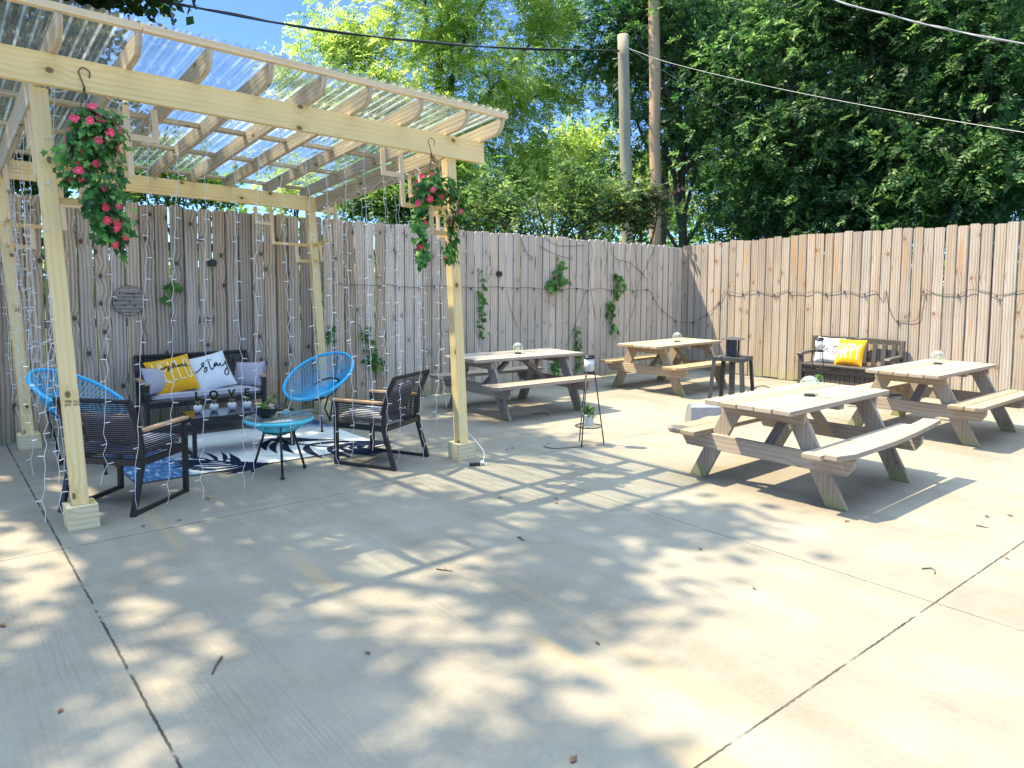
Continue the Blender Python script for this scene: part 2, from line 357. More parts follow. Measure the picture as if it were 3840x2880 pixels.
JX = [0.604, 3.876, 7.148, -2.668, 10.42]
def concrete():
    t = NT('broom_concrete'); co = t.n('TexCoord').outputs['Object']
    xyz = t.n('SeparateXYZ', {'Vector': co}); X, Y = xyz.outputs['X'], xyz.outputs['Y']
    big = t.noise(co, .55, 4); med = t.noise(co, 3.2, 5, .6); fine = t.noise(co, 42, 5, .65)
    broom = t.noise(t.map(co, (95, 1.6, 1)), 1.0, 3, .6)
    strip = t.noise(t.map(co, (2.6, .16, 1)), 1.0, 3)
    f = t.math('ADD', t.math('MULTIPLY', big, .34), t.math('ADD', t.math('MULTIPLY', med, .24), t.math('ADD', t.math('MULTIPLY', fine, .16), t.math('MULTIPLY', strip, .26))))
    col = t.ramp(f, [(.34, (.172, .153, .126)), (.5, (.258, .232, .193)), (.66, (.345, .311, .258))])
    bl = t.ramp(broom, [(.30, (.74, .74, .75)), (.52, (1, 1, 1))])
    patch = t.ramp(t.noise(t.map(co, (1.1, .3, 1)), 1.0, 3), [(.42, (0, 0, 0)), (.6, (1, 1, 1))])
    col = t.mix(t.math('MULTIPLY', patch, .75), col, t.mix(1.0, col, bl, 'MULTIPLY'))
    # rust-brown drag marks along the slab
    rust = t.ramp(t.noise(t.map(co, (3.4, .35, 1), (1.7, 3.1, 0)), 1.0, 3, .5), [(.57, (0, 0, 0)), (.70, (1, 1, 1))])
    zone = t.math('MULTIPLY', t.n('MapRange', {'Value': X, 'From Min': .5, 'From Max': .9}).outputs[0], t.n('MapRange', {'Value': X, 'From Min': 2.1, 'From Max': 2.6, 'To Min': 1, 'To Max': 0}).outputs[0])
    zone = t.math('MULTIPLY', zone, t.n('MapRange', {'Value': Y, 'From Min': 5, 'From Max': 6.5, 'To Min': 1, 'To Max': 0}).outputs[0])
    col = t.mix(t.math('MULTIPLY', t.math('MULTIPLY', rust, zone), .6), col, (.45, .30, .13))
    # uneven darker tone towards the back fence
    gr = t.math('MULTIPLY', t.n('MapRange', {'Value': Y, 'From Min': 6.6, 'From Max': 8.4}).outputs[0], t.ramp(t.noise(co, 1.6, 5), [(.35, (.2, .2, .2)), (.65, (1, 1, 1))]))
    col = t.mix(t.math('MULTIPLY', gr, .42), col, (.17, .165, .145))
    spk = t.ramp(t.n('TexVoronoi', {'Vector': co, 'Scale': 34.0}).outputs['Distance'], [(.05, (1, 1, 1)), (.10, (0, 0, 0))])
    spm = t.math('MULTIPLY', spk, t.ramp(t.noise(co, 2.1, 3), [(.5, (0, 0, 0)), (.7, (1, 1, 1))]))
    col = t.mix(t.math('MULTIPLY', spm, .65), col, (.12, .115, .11))
    # saw-cut and tooled joints
    wob = t.math('MULTIPLY', t.math('SUBTRACT', t.noise(co, 9, 3), .5), .018)
    wob2 = t.math('MULTIPLY', t.math('SUBTRACT', t.noise(co, 24, 2), .5), .012)
    J = None
    for ax, c, w in ((X, .604, .0055), (X, 3.876, .0035), (X, 7.148, .003), (X, -2.668, .004), (Y, 4.922, .004), (Y, 1.373, .0048), (Y, 6.80, .003), (Y, -2.2, .006)):
        d = t.math('ABSOLUTE', t.math('ADD', t.math('SUBTRACT', ax, c), t.math('ADD', wob, wob2) if w < .004 else wob2))
        k = t.n('MapRange', {'Value': d, 'From Min': w*.7, 'From Max': w*1.25, 'To Min': 1, 'To Max': 0}).outputs[0]
        J = k if J is None else t.math('MAXIMUM', J, k)
    fill = t.ramp(t.noise(co, 7, 3), [(.3, (.03, .028, .025)), (.55, (.075, .068, .06)), (.68, (.28, .26, .23))])
    col = t.mix(J, col, fill)
    h = t.math('ADD', t.math('MULTIPLY', fine, .5), t.math('ADD', t.math('MULTIPLY', broom, .6), t.math('MULTIPLY', J, -2.5)))
    return t.done(t.bsdf(col, .85, 0, .25, bump=h, bstr=.35, bdist=.004))
M['concrete'] = concrete()
def lawn_mat():
    t = NT('rough_grass'); co = t.n('TexCoord').outputs['Object']
    f = t.noise(co, 1.2, 8, .7)
    return t.done(t.bsdf(t.ramp(f, [(.3, (.02, .035, .012)), (.55, (.05, .08, .022)), (.75, (.11, .12, .05))]), .95, bump=t.noise(co, 30, 4), bstr=1, bdist=.05))
M['lawn'] = lawn_mat()

def rug_mat():
    t = NT('rug_weave'); co = t.n('TexCoord').outputs['Object']
    w = t.noise(t.map(co, (260, 260, 1)), 1.0, 2)
    x = t.n('SeparateXYZ', {'Vector': co}).outputs['X']; y = t.n('SeparateXYZ', {'Vector': co}).outputs['Y']
    # washed blue corners and grey feather streaks woven into the pale ground
    wn = t.noise(t.map(co, (5, 2.2, 1)), 1.0, 6, .65)
    d1 = t.math('ADD', t.math('MULTIPLY', x, 1.0), t.math('MULTIPLY', wn, -1.1))
    c1 = t.n('MapRange', {'Value': d1, 'From Min': -1.25, 'From Max': -.98, 'To Min': 1, 'To Max': 0}).outputs[0]
    d2 = t.math('ADD', t.math('ADD', t.math('MULTIPLY', x, .55), y), t.math('MULTIPLY', wn, .8))
    c2 = t.n('MapRange', {'Value': d2, 'From Min': 1.28, 'From Max': 1.5}).outputs[0]
    bl = t.math('MAXIMUM', c1, c2)
    bcol = t.ramp(t.noise(t.map(co, (30, 9, 1)), 1.0, 4), [(.35, (.035, .085, .20)), (.55, (.08, .17, .34)), (.72, (.42, .50, .60))])
    fe = t.noise(t.map(co, (3, 34, 1)), 1.0, 3, .5, 1.2)
    gm = t.math('MULTIPLY', t.ramp(fe, [(.5, (0, 0, 0)), (.62, (1, 1, 1))]), t.ramp(t.noise(co, 1.9, 2), [(.45, (0, 0, 0)), (.6, (1, 1, 1))]))
    col = t.mix(t.math('MULTIPLY', gm, .6), (.66, .66, .65), (.40, .42, .46))
    col = t.mix(bl, col, bcol)
    return t.done(t.bsdf(col, .95, 0, .1, bump=w, bstr=.5, bdist=.003))
M['rug'] = rug_mat()
M['navy'] = plain('navy_yarn', (.012, .018, .045), .95, spec=.1, var=.4, vscale=90, bstr=.5)
M['rug_edge'] = plain('rug_binding', (.05, .055, .07), .9)

# ------------------------------------------------------------------ ground
g = MB(); g.poly([(-500, -500, -.06), (500, -500, -.06), (500, 500, -.06), (-500, 500, -.06)])
tag(g.build('lawn', M['lawn']), kind='structure')
g = MB(); g.prism([(-9, -6), (10.98, -6), (10.98, 8.48), (-9, 8.48)], (0, 0, -.12), (1, 0, 0), (0, 1, 0), (0, 0, .12))
tag(g.build('concrete_patio', M['concrete']), kind='structure')

# ------------------------------------------------------------------ fences
YB, XR = 8.33, 10.87           # faces of the back and right fence
def picket(mb, o, ax, out, w, h, lean, t=.017):
    c = .022
    mb.prism([(-w/2, 0), (w/2, 0), (w/2+lean, h-c), (w/2-c+lean, h), (-w/2+c+lean, h), (-w/2+lean, h-c)], o, ax, (0, 0, 1), Vector(out)*t, v_int=True)
def fence(name, label, start, end, axis, topf, m, gapf):
    root = thing(name, label, 'fence', (start[0], start[1], 0))
    d = Vector((end[0]-start[0], end[1]-start[1], 0)); L = d.length; d.normalize(); out = Vector((d.y, -d.x, 0))
    if axis == 'right': out = -out
    fr = random.Random(5 if axis == 'back' else 9)
    mb = MB(); s = 0
    while s < L:
        w = .1375+fr.uniform(-.002, .002); gp = gapf(s)*fr.uniform(.5, 1.5)
        if s+w > L: w = L-s
        z0 = .02+fr.uniform(-.008, .012)
        off = fr.uniform(-.008, .008)
        picket(mb, d*(s+w/2)+out*(-off)+Vector((0, 0, z0)), d, -out, w, topf(s)-z0+fr.uniform(-.018, .016), fr.uniform(-.010, .010))
        for z in (.33, .37, 1.13, 1.17, 1.93, 1.97):
            for q_ in (.25, .72):
                c_ = d*(s+w*q_+fr.uniform(-.008, .008))+out*(.0096-off)+Vector((0, 0, z+fr.uniform(-.012, .012))); mb.poly([c_+d*.0042, c_+Vector((0, 0, .0042)), c_-d*.0042, c_-Vector((0, 0, .0042))], 1)
        s += w+gp
    mb.build('board_panel', [m, M['nail']], root, bevel=0)
    for z in (.35, 1.15, 1.95):
        r = MB(); q = 0
        while q < L:
            e = min(q+2.44, L); r.board(d*q-out*.045+Vector((0, 0, z)), d*(e-.004)-out*.045+Vector((0, 0, z)), .085, .038, (0, 0, 1)); q = e
        r.build('rail', m, root)
    q = .1
    while q < L:
        p = MB(); p.board(d*q-out*.115+Vector((0, 0, 0)), d*q-out*.115+Vector((0, 0, 2.1)), .09, .09, d); p.build('post', m, root); q += 2.44
    return root
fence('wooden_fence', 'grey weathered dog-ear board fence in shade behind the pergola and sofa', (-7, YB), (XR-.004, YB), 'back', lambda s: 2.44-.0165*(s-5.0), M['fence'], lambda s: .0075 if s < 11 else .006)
fence('wooden_fence', 'sunlit tan board fence behind the dark storage bench, with hanging bulb string', (XR, YB+.012), (XR, -5.5), 'side', lambda s: 2.265+.03*min(s, 3)+.012*max(0, s-3), M['fence_sun'], lambda s: .005)
# ------------------------------------------------------------------ pergola
def W(x, y, z):
    """the frame as it stands: posts a touch out of plumb, roof falling towards the fence"""
    return (x-.053*z, y, z*(1-.0137*(x-2.1)-.0327*(y-5.25)))
perg = thing('pergola', 'new pine pergola with clear corrugated roof standing over the seating group', 'pergola', (0, 0, 0))
POSTS = {'nl': (.765, 5.31), 'nr': (3.745, 5.265), 'br': (3.745, 8.12), 'bl': (.765, 8.12)}
for k, (x, y) in POSTS.items():
    p = MB(); h = 2.70 if k in ('nl', 'nr') else 2.885
    p.board((x, y, .002), (x, y, h), .092, .092, (1, 0, 0)); po = p.build('post', M['pine'], perg, .003, W)
    b = MB()
    for sx, sy, ln in ((0, -1, .178), (0, 1, .178), (-1, 0, .104), (1, 0, .104)):
        c = Vector((x+sx*.0705, y+sy*.0705, .075)); dv = Vector((ln/2, 0, 0)) if sy else Vector((0, ln/2, 0))
        b.board(c-dv, c+dv, .15, .036, (0, 0, 1))
    b.build('base_collar', M['block'], po, .002, W)
bm = MB(); bm.board((.53, 5.205, 2.7925), (4.075, 5.205, 2.7925), .185, .04); bm.build('front_beam', M['pine'], perg, .003, W)
bm = MB(); bm.board((.60, 8.05, 2.7925), (4.03, 8.05, 2.7925), .185, .04); bm.build('back_beam', M['pine'], perg, .003, W)
for x in (.765, 3.80):
    s = MB(); s.board((x, 5.36, 2.7925), (x, 8.028, 2.7925), .185, .04); s.build('side_beam', M['rafter'], perg, .003, W)
RX = [.55, .844, 1.254, 1.664, 2.064, 2.44, 2.804, 3.25, 3.694, 4.054]
for x in RX:
    r = MB(); poly = [(4.875, 3.010), (4.875, 2.985), (4.90, 2.935), (4.95, 2.898), (5.02, 2.887), (8.17, 2.887), (8.22, 2.95), (8.22, 3.010)]
    r.prism(poly, (x-.019, 0, 0), (0, 1, 0), (0, 0, 1), (.038, 0, 0), grain='x'); r.build('rafter', M['rafter'], perg, .002, W)
for yy in (8.10, 7.25, 6.45, 5.65):
    p = MB()
    for a, b in zip(RX[:-1], RX[1:]): p.board((a+.021, yy, 2.991), (b-.021, yy, 2.991), .064, .032, (0, 1, 0))
    p.build('roof_batten', M['rafter'], perg, 0, W)
f = MB()
for a, b in ((.46, 1.27), (1.275, 4.10)): f.board((a, 4.882, 3.033), (b, 4.882, 3.033), .042, .042)
f.build('fascia_strip', M['strip'], perg, .002, W)
def corr(u, v):
    x = .44+u*3.68; y = 4.835+v*3.42
    return (x, y, 3.064+.009*math.cos(2*PI*x/.0762))
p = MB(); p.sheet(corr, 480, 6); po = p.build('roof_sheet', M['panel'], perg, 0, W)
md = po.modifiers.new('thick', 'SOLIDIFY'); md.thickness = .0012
def bracket(px, py, dx, dy, zb):
    """stepped square ornament in the corner between post and beam; (dx, dy) points away from the post"""
    b = MB(); d = Vector((dx, dy, 0)); w, t = .038, .019
    def V_(dist, h0, h1): b.board(Vector((px, py, zb-h0))+d*dist, Vector((px, py, zb-h1))+d*dist, w, t, d)
    def H_(d0, d1, h): b.board(Vector((px, py, zb-h))+d*d0, Vector((px, py, zb-h))+d*d1, w, t, (0, 0, 1))
    e = .046
    V_(.60+e, .001, .219); H_(.5805+e, .4495+e, .20); V_(.43+e, .001, .459); H_(.4105+e, e+.001, .44); V_(.16+e, .459, .669); H_(.1405+e, e+.001, .65)
    b.build('corner_bracket', M['strip'], perg, .0015, W)
bracket(*POSTS['nl'], 1, 0, 2.70); bracket(*POSTS['nr'], -1, 0, 2.70); bracket(*POSTS['br'], -1, 0, 2.70); bracket(*POSTS['bl'], 1, 0, 2.70)
bracket(*POSTS['nl'], 0, 1, 2.70); bracket(*POSTS['nr'], 0, 1, 2.70); bracket(*POSTS['br'], 0, -1, 2.70); bracket(*POSTS['bl'], 0, -1, 2.70)

def text_mesh(body, size, ext=0.0, align='CENTER', bold=0.0):
    cu = bpy.data.curves.new('lettering', 'FONT'); cu.body = body; cu.size = size; cu.extrude = ext; cu.align_x = align; cu.align_y = 'CENTER'; cu.offset = bold
    ob = bpy.data.objects.new('lettering', cu); COL.objects.link(ob)
    dg = bpy.context.evaluated_depsgraph_get(); me = bpy.data.meshes.new_from_object(ob.evaluated_get(dg))
    COL.objects.unlink(ob); bpy.data.objects.remove(ob); return me
def text_obj(name, body, size, mat, parent, loc, rot=(PI/2, 0, 0), ext=.0004, bold=0.0):
    me = text_mesh(body, size, ext, bold=bold); me.materials.clear(); me.materials.append(mat)
    o = bpy.data.objects.new(name, me); COL.objects.link(o); o.parent = parent; o.location = loc; o.rotation_euler = rot
    return o
# mill stamp inked on the front post
x, y, z = W(.757, 5.31-.0475, .80)
text_obj('mill_stamp', '400 HT   SPIB, No.2 5008\nK D 19   (SP)  2014  0.14', .021, M['ink'], perg, (x, y, z), (PI/2, .05, 0))

# ------------------------------------------------------------------ icicle lights
def strand(mb, top, bottom, seed, step=.135):
    r = random.Random(seed); top, bottom = Vector(top), Vector(bottom); L = (top-bottom).length; n = max(2, int(L/step)); pts = [top]; side = r.choice((-1, 1))
    ph = r.uniform(0, 6)
    for i in range(1, n+1):
        f = i/n; base = top.lerp(bottom, f); am = .010*(1.0 if f < .85 else 1.8)
        w = Vector((r.uniform(-am, am)+.012*math.sin(ph+i*.55), r.uniform(-am, am), 0))
        mid = top.lerp(bottom, f-.5/n)+Vector((r.uniform(-.006, .006), r.uniform(-.006, .006), 0)); pts.append(mid)
        k = base+w; pts.append(k)
        side = -side if r.random() < .75 else side
        a = r.uniform(-.5, .5); dv = Vector((math.cos(a)*.775*side, -math.sin(a)*.2-.632*side*.0+r.uniform(-.25, .25), r.uniform(-.25, .12))).normalized()
        if i < n: mb.tube([k, k+dv*.010, k+dv*.034], [.0019, .0030, .0027], 5)
    mb.tube(pts, .0019, 5)
def curtain(label, header, strands, group):
    t = thing('icicle_lights', label, 'string lights', header[0], 0, group); o = Vector(header[0])
    hb = MB(); hb.tube([Vector(p)-o for p in header], .003, 5); hb.build('cord', M['led'], t)
    for i, (a, b) in enumerate(strands):
        mb = MB(); strand(mb, Vector(a)-o, Vector(b)-o, i*17+len(label)); mb.build('strand', M['led'], t)
yp = 5.27
FR = [((447, 388), (383, 1823)), ((567, 401), (506, 1959)), ((667, 420), (635, 1914)), ((776, 437), (761, 1879)), ((868, 456), (921, 1845)), ((968, 477), (955, 1799)), ((1052, 488), (1098, 1668)), ((1145, 521), (1208, 1757)), ((1220, 513), (1262, 1745)), ((1290, 548), (1327, 1719)), ((1363, 570), (1402, 1690)), ((1439, 548), (1450, 1640)), ((1494, 580), (1500, 1735)), ((1561, 591), (1585, 1752)), ((1650, 600), (1640, 1600)), ((160, 345), (225, 1930)), ((205, 345), (170, 1960))]
st = []; hd = []
for (a, b), (c, d) in FR:
    p = at(a, b, 'y', yp); q = at(c, d, 'y', yp); q.z = max(q.z, .05); st.append((p, q))
xs = sorted(st, key=lambda s: s[0].x); hd = []
for k, s in enumerate(xs):
    if hd: hd.append((hd[-1]+s[0])/2+Vector((0, -.03, .055)))
    hd.append(s[0])
curtain('white icicle lights hanging across the front opening under the long beam', smooth_path(hd, 4), st, 'icicle lights on the pergola')
r = random.Random(3); st = []; hd = []
for i in range(12):
    y = 5.45+i*.225+r.uniform(-.03, .03); p = Vector(W(3.72, y, 2.69)); q = Vector((3.68+r.uniform(-.07, .05), y+r.uniform(-.06, .06), r.choice((.12, .3, .45, .6, .35))+r.uniform(0, .2)))
    st.append((p, q)); hd += [p, p+Vector((0, .08, .03))]
curtain('white icicle lights hanging on the right side behind the right rope armchair', smooth_path(hd[:-1], 3), st, 'icicle lights on the pergola')
st = []; hd = []
for i in range(10):
    y = 5.5+i*.25+r.uniform(-.03, .03); p = Vector(W(.80, y, 2.69)); q = Vector((.78+r.uniform(-.16, .05), y+r.uniform(-.08, .08), r.uniform(.05, .7)))
    st.append((p, q)); hd += [p, p+Vector((0, .06, .03))]
for i in range(5):
    a = i*.9; p = Vector(W(.765+.06*math.cos(a), 8.12-.07, 2.5-.1*i)); st.append((p, Vector((.765+.10*math.cos(a)-.03, 8.12-.09, r.uniform(.15, .7)))))
curtain('white icicle lights bunched down the left side by the left back post', smooth_path(hd[:-1], 3), st, 'icicle lights on the pergola')
# plug adapter at the foot of the right front post
ad = thing('power_adapter', 'black plug adapter with white cord lying by the right front post base', 'adapter', (3.66, 4.965, 0))
a = MB(); a.prism([(-.045, 0), (.045, 0), (.045, .022), (.03, .028), (-.04, .028), (-.045, .022)], (0, -.018, .001), Vector((.94, -.34, 0)), (0, 0, 1), Vector((.34, .94, 0))*.036); a.build('plug_body', M['wire'], ad, .002)
a = MB(); a.tube([(-.045, .016, .015), (-.066, .023, .015)], .003, 5); a.tube([(-.043, .026, .015), (-.063, .034, .015)], .003, 5); a.build('prong', M['steel'], ad)
a = MB(); a.ball((.075, -.02, .02), .019, 8); a.tube(smooth_path([(.08, -.02, .02), (.12, .02, .10), (.10, .14, .20), (.06, .21, .28), (.03, .235, .40)], 6), .003, 5); a.build('cord', M['led'], ad)
# ------------------------------------------------------------------ cushions
def cushion(name, label, cat, loc, rz, tilt, roll, w, h, t, mat, pipe=None, prints=(), group=None, pull=.06):
    root = thing(name, label, cat, loc, 0, group)
    root.rotation_euler = (Matrix.Rotation(rz, 3, 'Z') @ Matrix.Rotation(-tilt, 3, 'X') @ Matrix.Rotation(roll, 3, 'Y')).to_euler()
    rr = random.Random(len(label)); ph = [rr.uniform(0, 6) for _ in range(4)]
    def front(u, v, side=-1, lift=0):
        a, b = 2*u-1, 2*v-1
        x = a*w/2*(1-pull*(1-b*b)); z = h/2+b*h/2*(1-pull*(1-a*a))
        p = max(0, (1-abs(a)**2.6)*(1-abs(b)**2.6))**.62
        y = side*(t/2*p + .0035*p*math.sin(5*u+ph[0])*math.sin(6*v+ph[1])) + side*lift
        return (x, y, z)
    c = MB(); c.sheet(lambda u, v: front(u, v), 22, 22); c.sheet(lambda u, v: front(1-u, v, 1), 22, 22); c.build('cover', mat, root)
    if pipe:
        e = [front(i/12, 0) for i in range(12)]+[front(1, i/12) for i in range(12)]+[front(1-i/12, 1) for i in range(12)]+[front(0, 1-i/12) for i in range(12)]
        p = MB(); p.tube(e, .0035, 5, closed=True); p.build('piping', pipe, root)
    for pname, strokes, wd, pm in prints:
        mb = MB()
        for k, s in enumerate(strokes):
            ws = wd[k % len(wd)] if isinstance(wd, (list, tuple)) else wd
            pts = smooth_path([(x, y, 0) for x, y in s], 8) if len(s) > 2 else [Vector((s[0][0], s[0][1], 0)).lerp(Vector((s[1][0], s[1][1], 0)), i/12) for i in range(13)]
            b = len(mb.v); n = len(pts)
            for i, q in enumerate(pts):
                d = (pts[min(i+1, n-1)]-pts[max(i-1, 0)])
                d = d.normalized() if d.length > 1e-9 else Vector((1, 0, 0))
                nn = Vector((-d.y, d.x, 0))*ws/2/w
                for sg in (1, -1):
                    x, y = q.x+nn.x*sg, q.y+nn.y*sg; mb.v.append(front(x, y, -1, (.0036 if 'script' in pname else .0014)+.00012*k))
            for i in range(n-1): mb.face((b+2*i, b+2*i+1, b+2*i+3, b+2*i+2))
        mb.build(pname, pm, root)
    return root
STAY = [[(0.097, 0.517), (0.18, 0.533), (0.258, 0.572), (0.351, 0.648), (0.395, 0.707), (0.37, 0.727), (0.325, 0.693), (0.334, 0.626), (0.387, 0.55), (0.39, 0.483), (0.341, 0.446), (0.308, 0.472), (0.338, 0.525), (0.423, 0.561)],
 [(0.526, 0.813), (0.514, 0.695), (0.493, 0.549), (0.502, 0.472), (0.541, 0.47), (0.595, 0.523), (0.671, 0.594)], [(0.442, 0.752), (0.519, 0.751), (0.607, 0.756)],
 [(0.707, 0.61), (0.672, 0.632), (0.621, 0.594), (0.6, 0.544), (0.63, 0.532), (0.679, 0.567), (0.708, 0.599), (0.696, 0.539), (0.725, 0.526), (0.788, 0.6), (0.774, 0.551), (0.79, 0.518), (0.843, 0.531), (0.917, 0.595), (0.95, 0.65), (0.945, 0.537), (0.93, 0.389), (0.899, 0.293), (0.827, 0.244), (0.789, 0.287), (0.835, 0.372), (0.907, 0.436), (0.955, 0.476)]]
SUN = [[(0.06, 0.58), (0.10, 0.595), (0.179, 0.643), (0.176, 0.672), (0.141, 0.649), (0.155, 0.598), (0.179, 0.605), (0.233, 0.674), (0.216, 0.619), (0.247, 0.614), (0.296, 0.684), (0.282, 0.628), (0.317, 0.633)],
 [(0.34, 0.696), (0.325, 0.622), (0.36, 0.674), (0.403, 0.706), (0.401, 0.649), (0.424, 0.656)], [(0.427, 0.684), (0.467, 0.706), (0.476, 0.676), (0.434, 0.645), (0.461, 0.603), (0.432, 0.559), (0.395, 0.574), (0.487, 0.637), (0.546, 0.685)],
 [(0.546, 0.666), (0.617, 0.75), (0.623, 0.796), (0.584, 0.774), (0.546, 0.685), (0.548, 0.609), (0.589, 0.669), (0.625, 0.674), (0.614, 0.619), (0.659, 0.65), (0.684, 0.684)],
 [(0.684, 0.684), (0.673, 0.629), (0.692, 0.626), (0.729, 0.687), (0.738, 0.638), (0.769, 0.69), (0.795, 0.686), (0.78, 0.632), (0.813, 0.637)],
 [(0.813, 0.637), (0.867, 0.676), (0.864, 0.695), (0.832, 0.653), (0.847, 0.613), (0.888, 0.635)], [(0.888, 0.635), (0.92, 0.645), (0.94, 0.617)]]
def tall(word, x0, x1, y0, y1):
    """tall thin capitals drawn as strokes"""
    G = {'H': [[(0, 0), (0, 1)], [(1, 0), (1, 1)], [(0, .5), (1, .5)]], 'E': [[(0, 0), (0, 1)], [(0, 0), (.9, 0)], [(0, .52), (.75, .52)], [(0, 1), (.9, 1)]], 'L': [[(0, 0), (0, 1)], [(0, 0), (.9, 0)]],
         'O': [[(.5, 0), (.12, .15), (0, .5), (.12, .85), (.5, 1), (.88, .85), (1, .5), (.88, .15), (.5, 0)]], 'A': [[(0, 0), (.5, 1)], [(1, 0), (.5, 1)], [(.2, .35), (.8, .35)]],
         'P': [[(0, 0), (0, 1)], [(0, 1), (.6, .98), (1, .78), (.6, .54), (0, .52)]], 'Y': [[(0, 1), (.5, .5)], [(1, 1), (.5, .5)], [(.5, .5), (.5, 0)]]}
    out = []; n = len(word); cw = (x1-x0)/n
    for i, ch in enumerate(word):
        for s in G[ch]: out.append([(x0+cw*(i+.12)+x*cw*.7, y0+y*(y1-y0)) for x, y in s])
    return out

# ------------------------------------------------------------------ rope lounge furniture
def rope_seat(name, label, cat, wd, loc, rz, group=None, pad='seat_cushion'):
    root = thing(name, label, cat, loc, rz, group); hw = wd/2-.017; B = M['black']; q = .034
    for sx in (-1, 1):
        x = sx*hw
        l = MB(); l.board((x, -.29, .0), (x, -.29, .552), q, q, (1, 0, 0)); l.build('front_leg', B, root, .003)
        l = MB(); l.board((x, .30, .0), (x, .192, .345), q, q, (1, 0, 0)); l.build('rear_leg', B, root, .003)
        l = MB(); l.board((x, -.272, .014), (x, .282, .014), .026, .026, (1, 0, 0)); l.build('floor_runner', B, root, .002)
        l = MB(); l.board((x, -.272, .345), (x, .225, .345), .045, .03, (0, 0, 1)); l.board((x, -.272, .545), (x, .205, .545), .03, .014, (1, 0, 0)); l.build('side_rail', B, root, .002)
        a = MB(); a.board((x, -.315, .564), (x, .20, .564), .052, .022, (1, 0, 0)); a.build('armrest', M['teak'], root, .005)
        c = MB()
        for i in range(11): c.tube([(x+sx*.012, -.272, .375+i*.0148), (x+sx*.014, -.03, .3735+i*.0148), (x+sx*.012, .20+i*.0012, .375+i*.0148)], .0044, 5)
        c.build('side_cords', M['rope'], root)
        u = MB(); pa = [(x, .192, .34), (x, .205, .50), (x, .24, .64), (x, .305, .775)]
        for p0, p1 in zip(pa[:-1], pa[1:]): u.board(p0, Vector(p1)+(Vector(p1)-Vector(p0))*.03, q, q, (1, 0, 0))
        u.build('back_upright', B, root, .003)
    f = MB(); f.board((-hw+.018, -.29, .345), (hw-.018, -.29, .345), .045, .03); f.build('front_rail', B, root, .003)
    f = MB(); f.board((-hw+.018, .205, .345), (hw-.018, .205, .345), .045, .03); f.build('rear_rail', B, root, .003)
    f = MB(); f.board((-hw-.01, .307, .783), (hw+.01, .307, .783), .04, .022, (0, 1, .45)); f.build('top_rail', B, root, .003)
    bc = MB()
    for i in range(28):
        z = .372+i*.0148; y = .192+(.013 if z > .5 else (z-.34)/.16*.013)+(0 if z < .5 else (z-.5)*(.25 if z < .64 else .25))+(0 if z < .64 else (z-.64)*.23)
        for yo in (.012,): bc.tube([(-hw, y+yo, z), (0, y+yo+.004, z-.002), (hw, y+yo, z)], .0044, 5)
    if wd > .9:
        for x in (-.19, .19): bc.board((x, .20, .35), (x, .30, .775), .012, .008, (1, 0, 0))
    bc.build('back_cords', M['rope'], root)
    s = MB(); cw, cdp = wd-.10, .47
    def pad_fn(top):
        def fn(u, v):
            a, b = 2*u-1, 2*v-1; e = max(0, (1-abs(a)**8)*(1-abs(b)**6))**.5
            return (a*cw/2, -.055+b*cdp/2 if top else -.055-b*cdp/2, .412+(.045*e if top else -.042*e)+(.004*math.sin(9*u)*math.sin(7*v)*e if top else 0))
        return fn
    s.sheet(pad_fn(True), 30, 18); s.sheet(pad_fn(False), 30, 18); sc = s.build(pad, M['cushion'], root)
    e = MB()
    for zz, k in ((.437, 1), (.388, 1)): e.tube([(-cw/2+.004, -.055-cdp/2+.006, zz), (cw/2-.004, -.055-cdp/2+.006, zz), (cw/2-.004, -.055+cdp/2-.006, zz), (-cw/2+.004, -.055+cdp/2-.006, zz)], .003, 5, closed=True)
    e.build('piping', M['piping'], sc)
    return root
rope_seat('rope_armchair', 'black rope armchair with wooden arms at the foot of the left front post', 'armchair', .58, (1.107, 5.707, 0), math.atan2(.75, -.66), 'rope armchairs')
rope_seat('rope_armchair', 'black rope armchair with wooden arms right of the aqua side table, seen from behind', 'armchair', .58, (3.142, 5.637, 0), math.atan2(-.46, -.888), 'rope armchairs')
rope_seat('rope_sofa', 'black rope loveseat with long grey cushion against the back fence', 'sofa', 1.17, (2.285, 7.98, 0), -.035)
def bz(px, py, z): return at(px, py, 'z', z)
p = bz(690, 1471, .452); cushion('throw_pillow', 'yellow pillow printed HELLO sunshine on the black loveseat', 'pillow', (p.x-.045, p.y+.02, .448), -.12, .62, -.20, .43, .42, .13, M['yellow_cloth'], None,
        [('printed_word', tall('HELLO', .10, .97, .28, .86), .015, M['print']), ('script_word', SUN, .0095, M['ink'])])
p = bz(821, 1456, .452); cushion('throw_pillow', 'white pillow with black script word stay, leaning on the loveseat', 'pillow', (p.x-.02, p.y-.02, .448), -.14, .62, -.24, .42, .43, .15, M['white_cloth'], None,
        [('script_word', STAY, [.0125], M['ink'])])
cushion('lumbar_cushion', 'grey cushion leaning in the left corner of the loveseat', 'cushion', (1.87, 7.80, .452), .62, .38, .10, .40, .27, .12, M['cushion'], M['piping'], group='grey cushions on the loveseat')
cushion('lumbar_cushion', 'grey cushion leaning in the right corner of the loveseat', 'cushion', (2.71, 7.83, .452), -.95, .42, -.05, .36, .27, .13, M['cushion'], M['piping'], group='grey cushions on the loveseat')
cushion('lumbar_cushion', 'grey cushion on the right rope armchair', 'cushion', (3.20, 5.545, .455), math.atan2(-.46, -.888), .42, .12, .42, .27, .12, M['cushion'], M['piping'], group='grey cushions on the armchairs')
cushion('lumbar_cushion', 'grey cushion on the left rope armchair', 'cushion', (1.03, 5.635, .455), math.atan2(.75, -.66), .42, -.06, .42, .25, .12, M['cushion'], M['piping'], group='grey cushions on the armchairs')

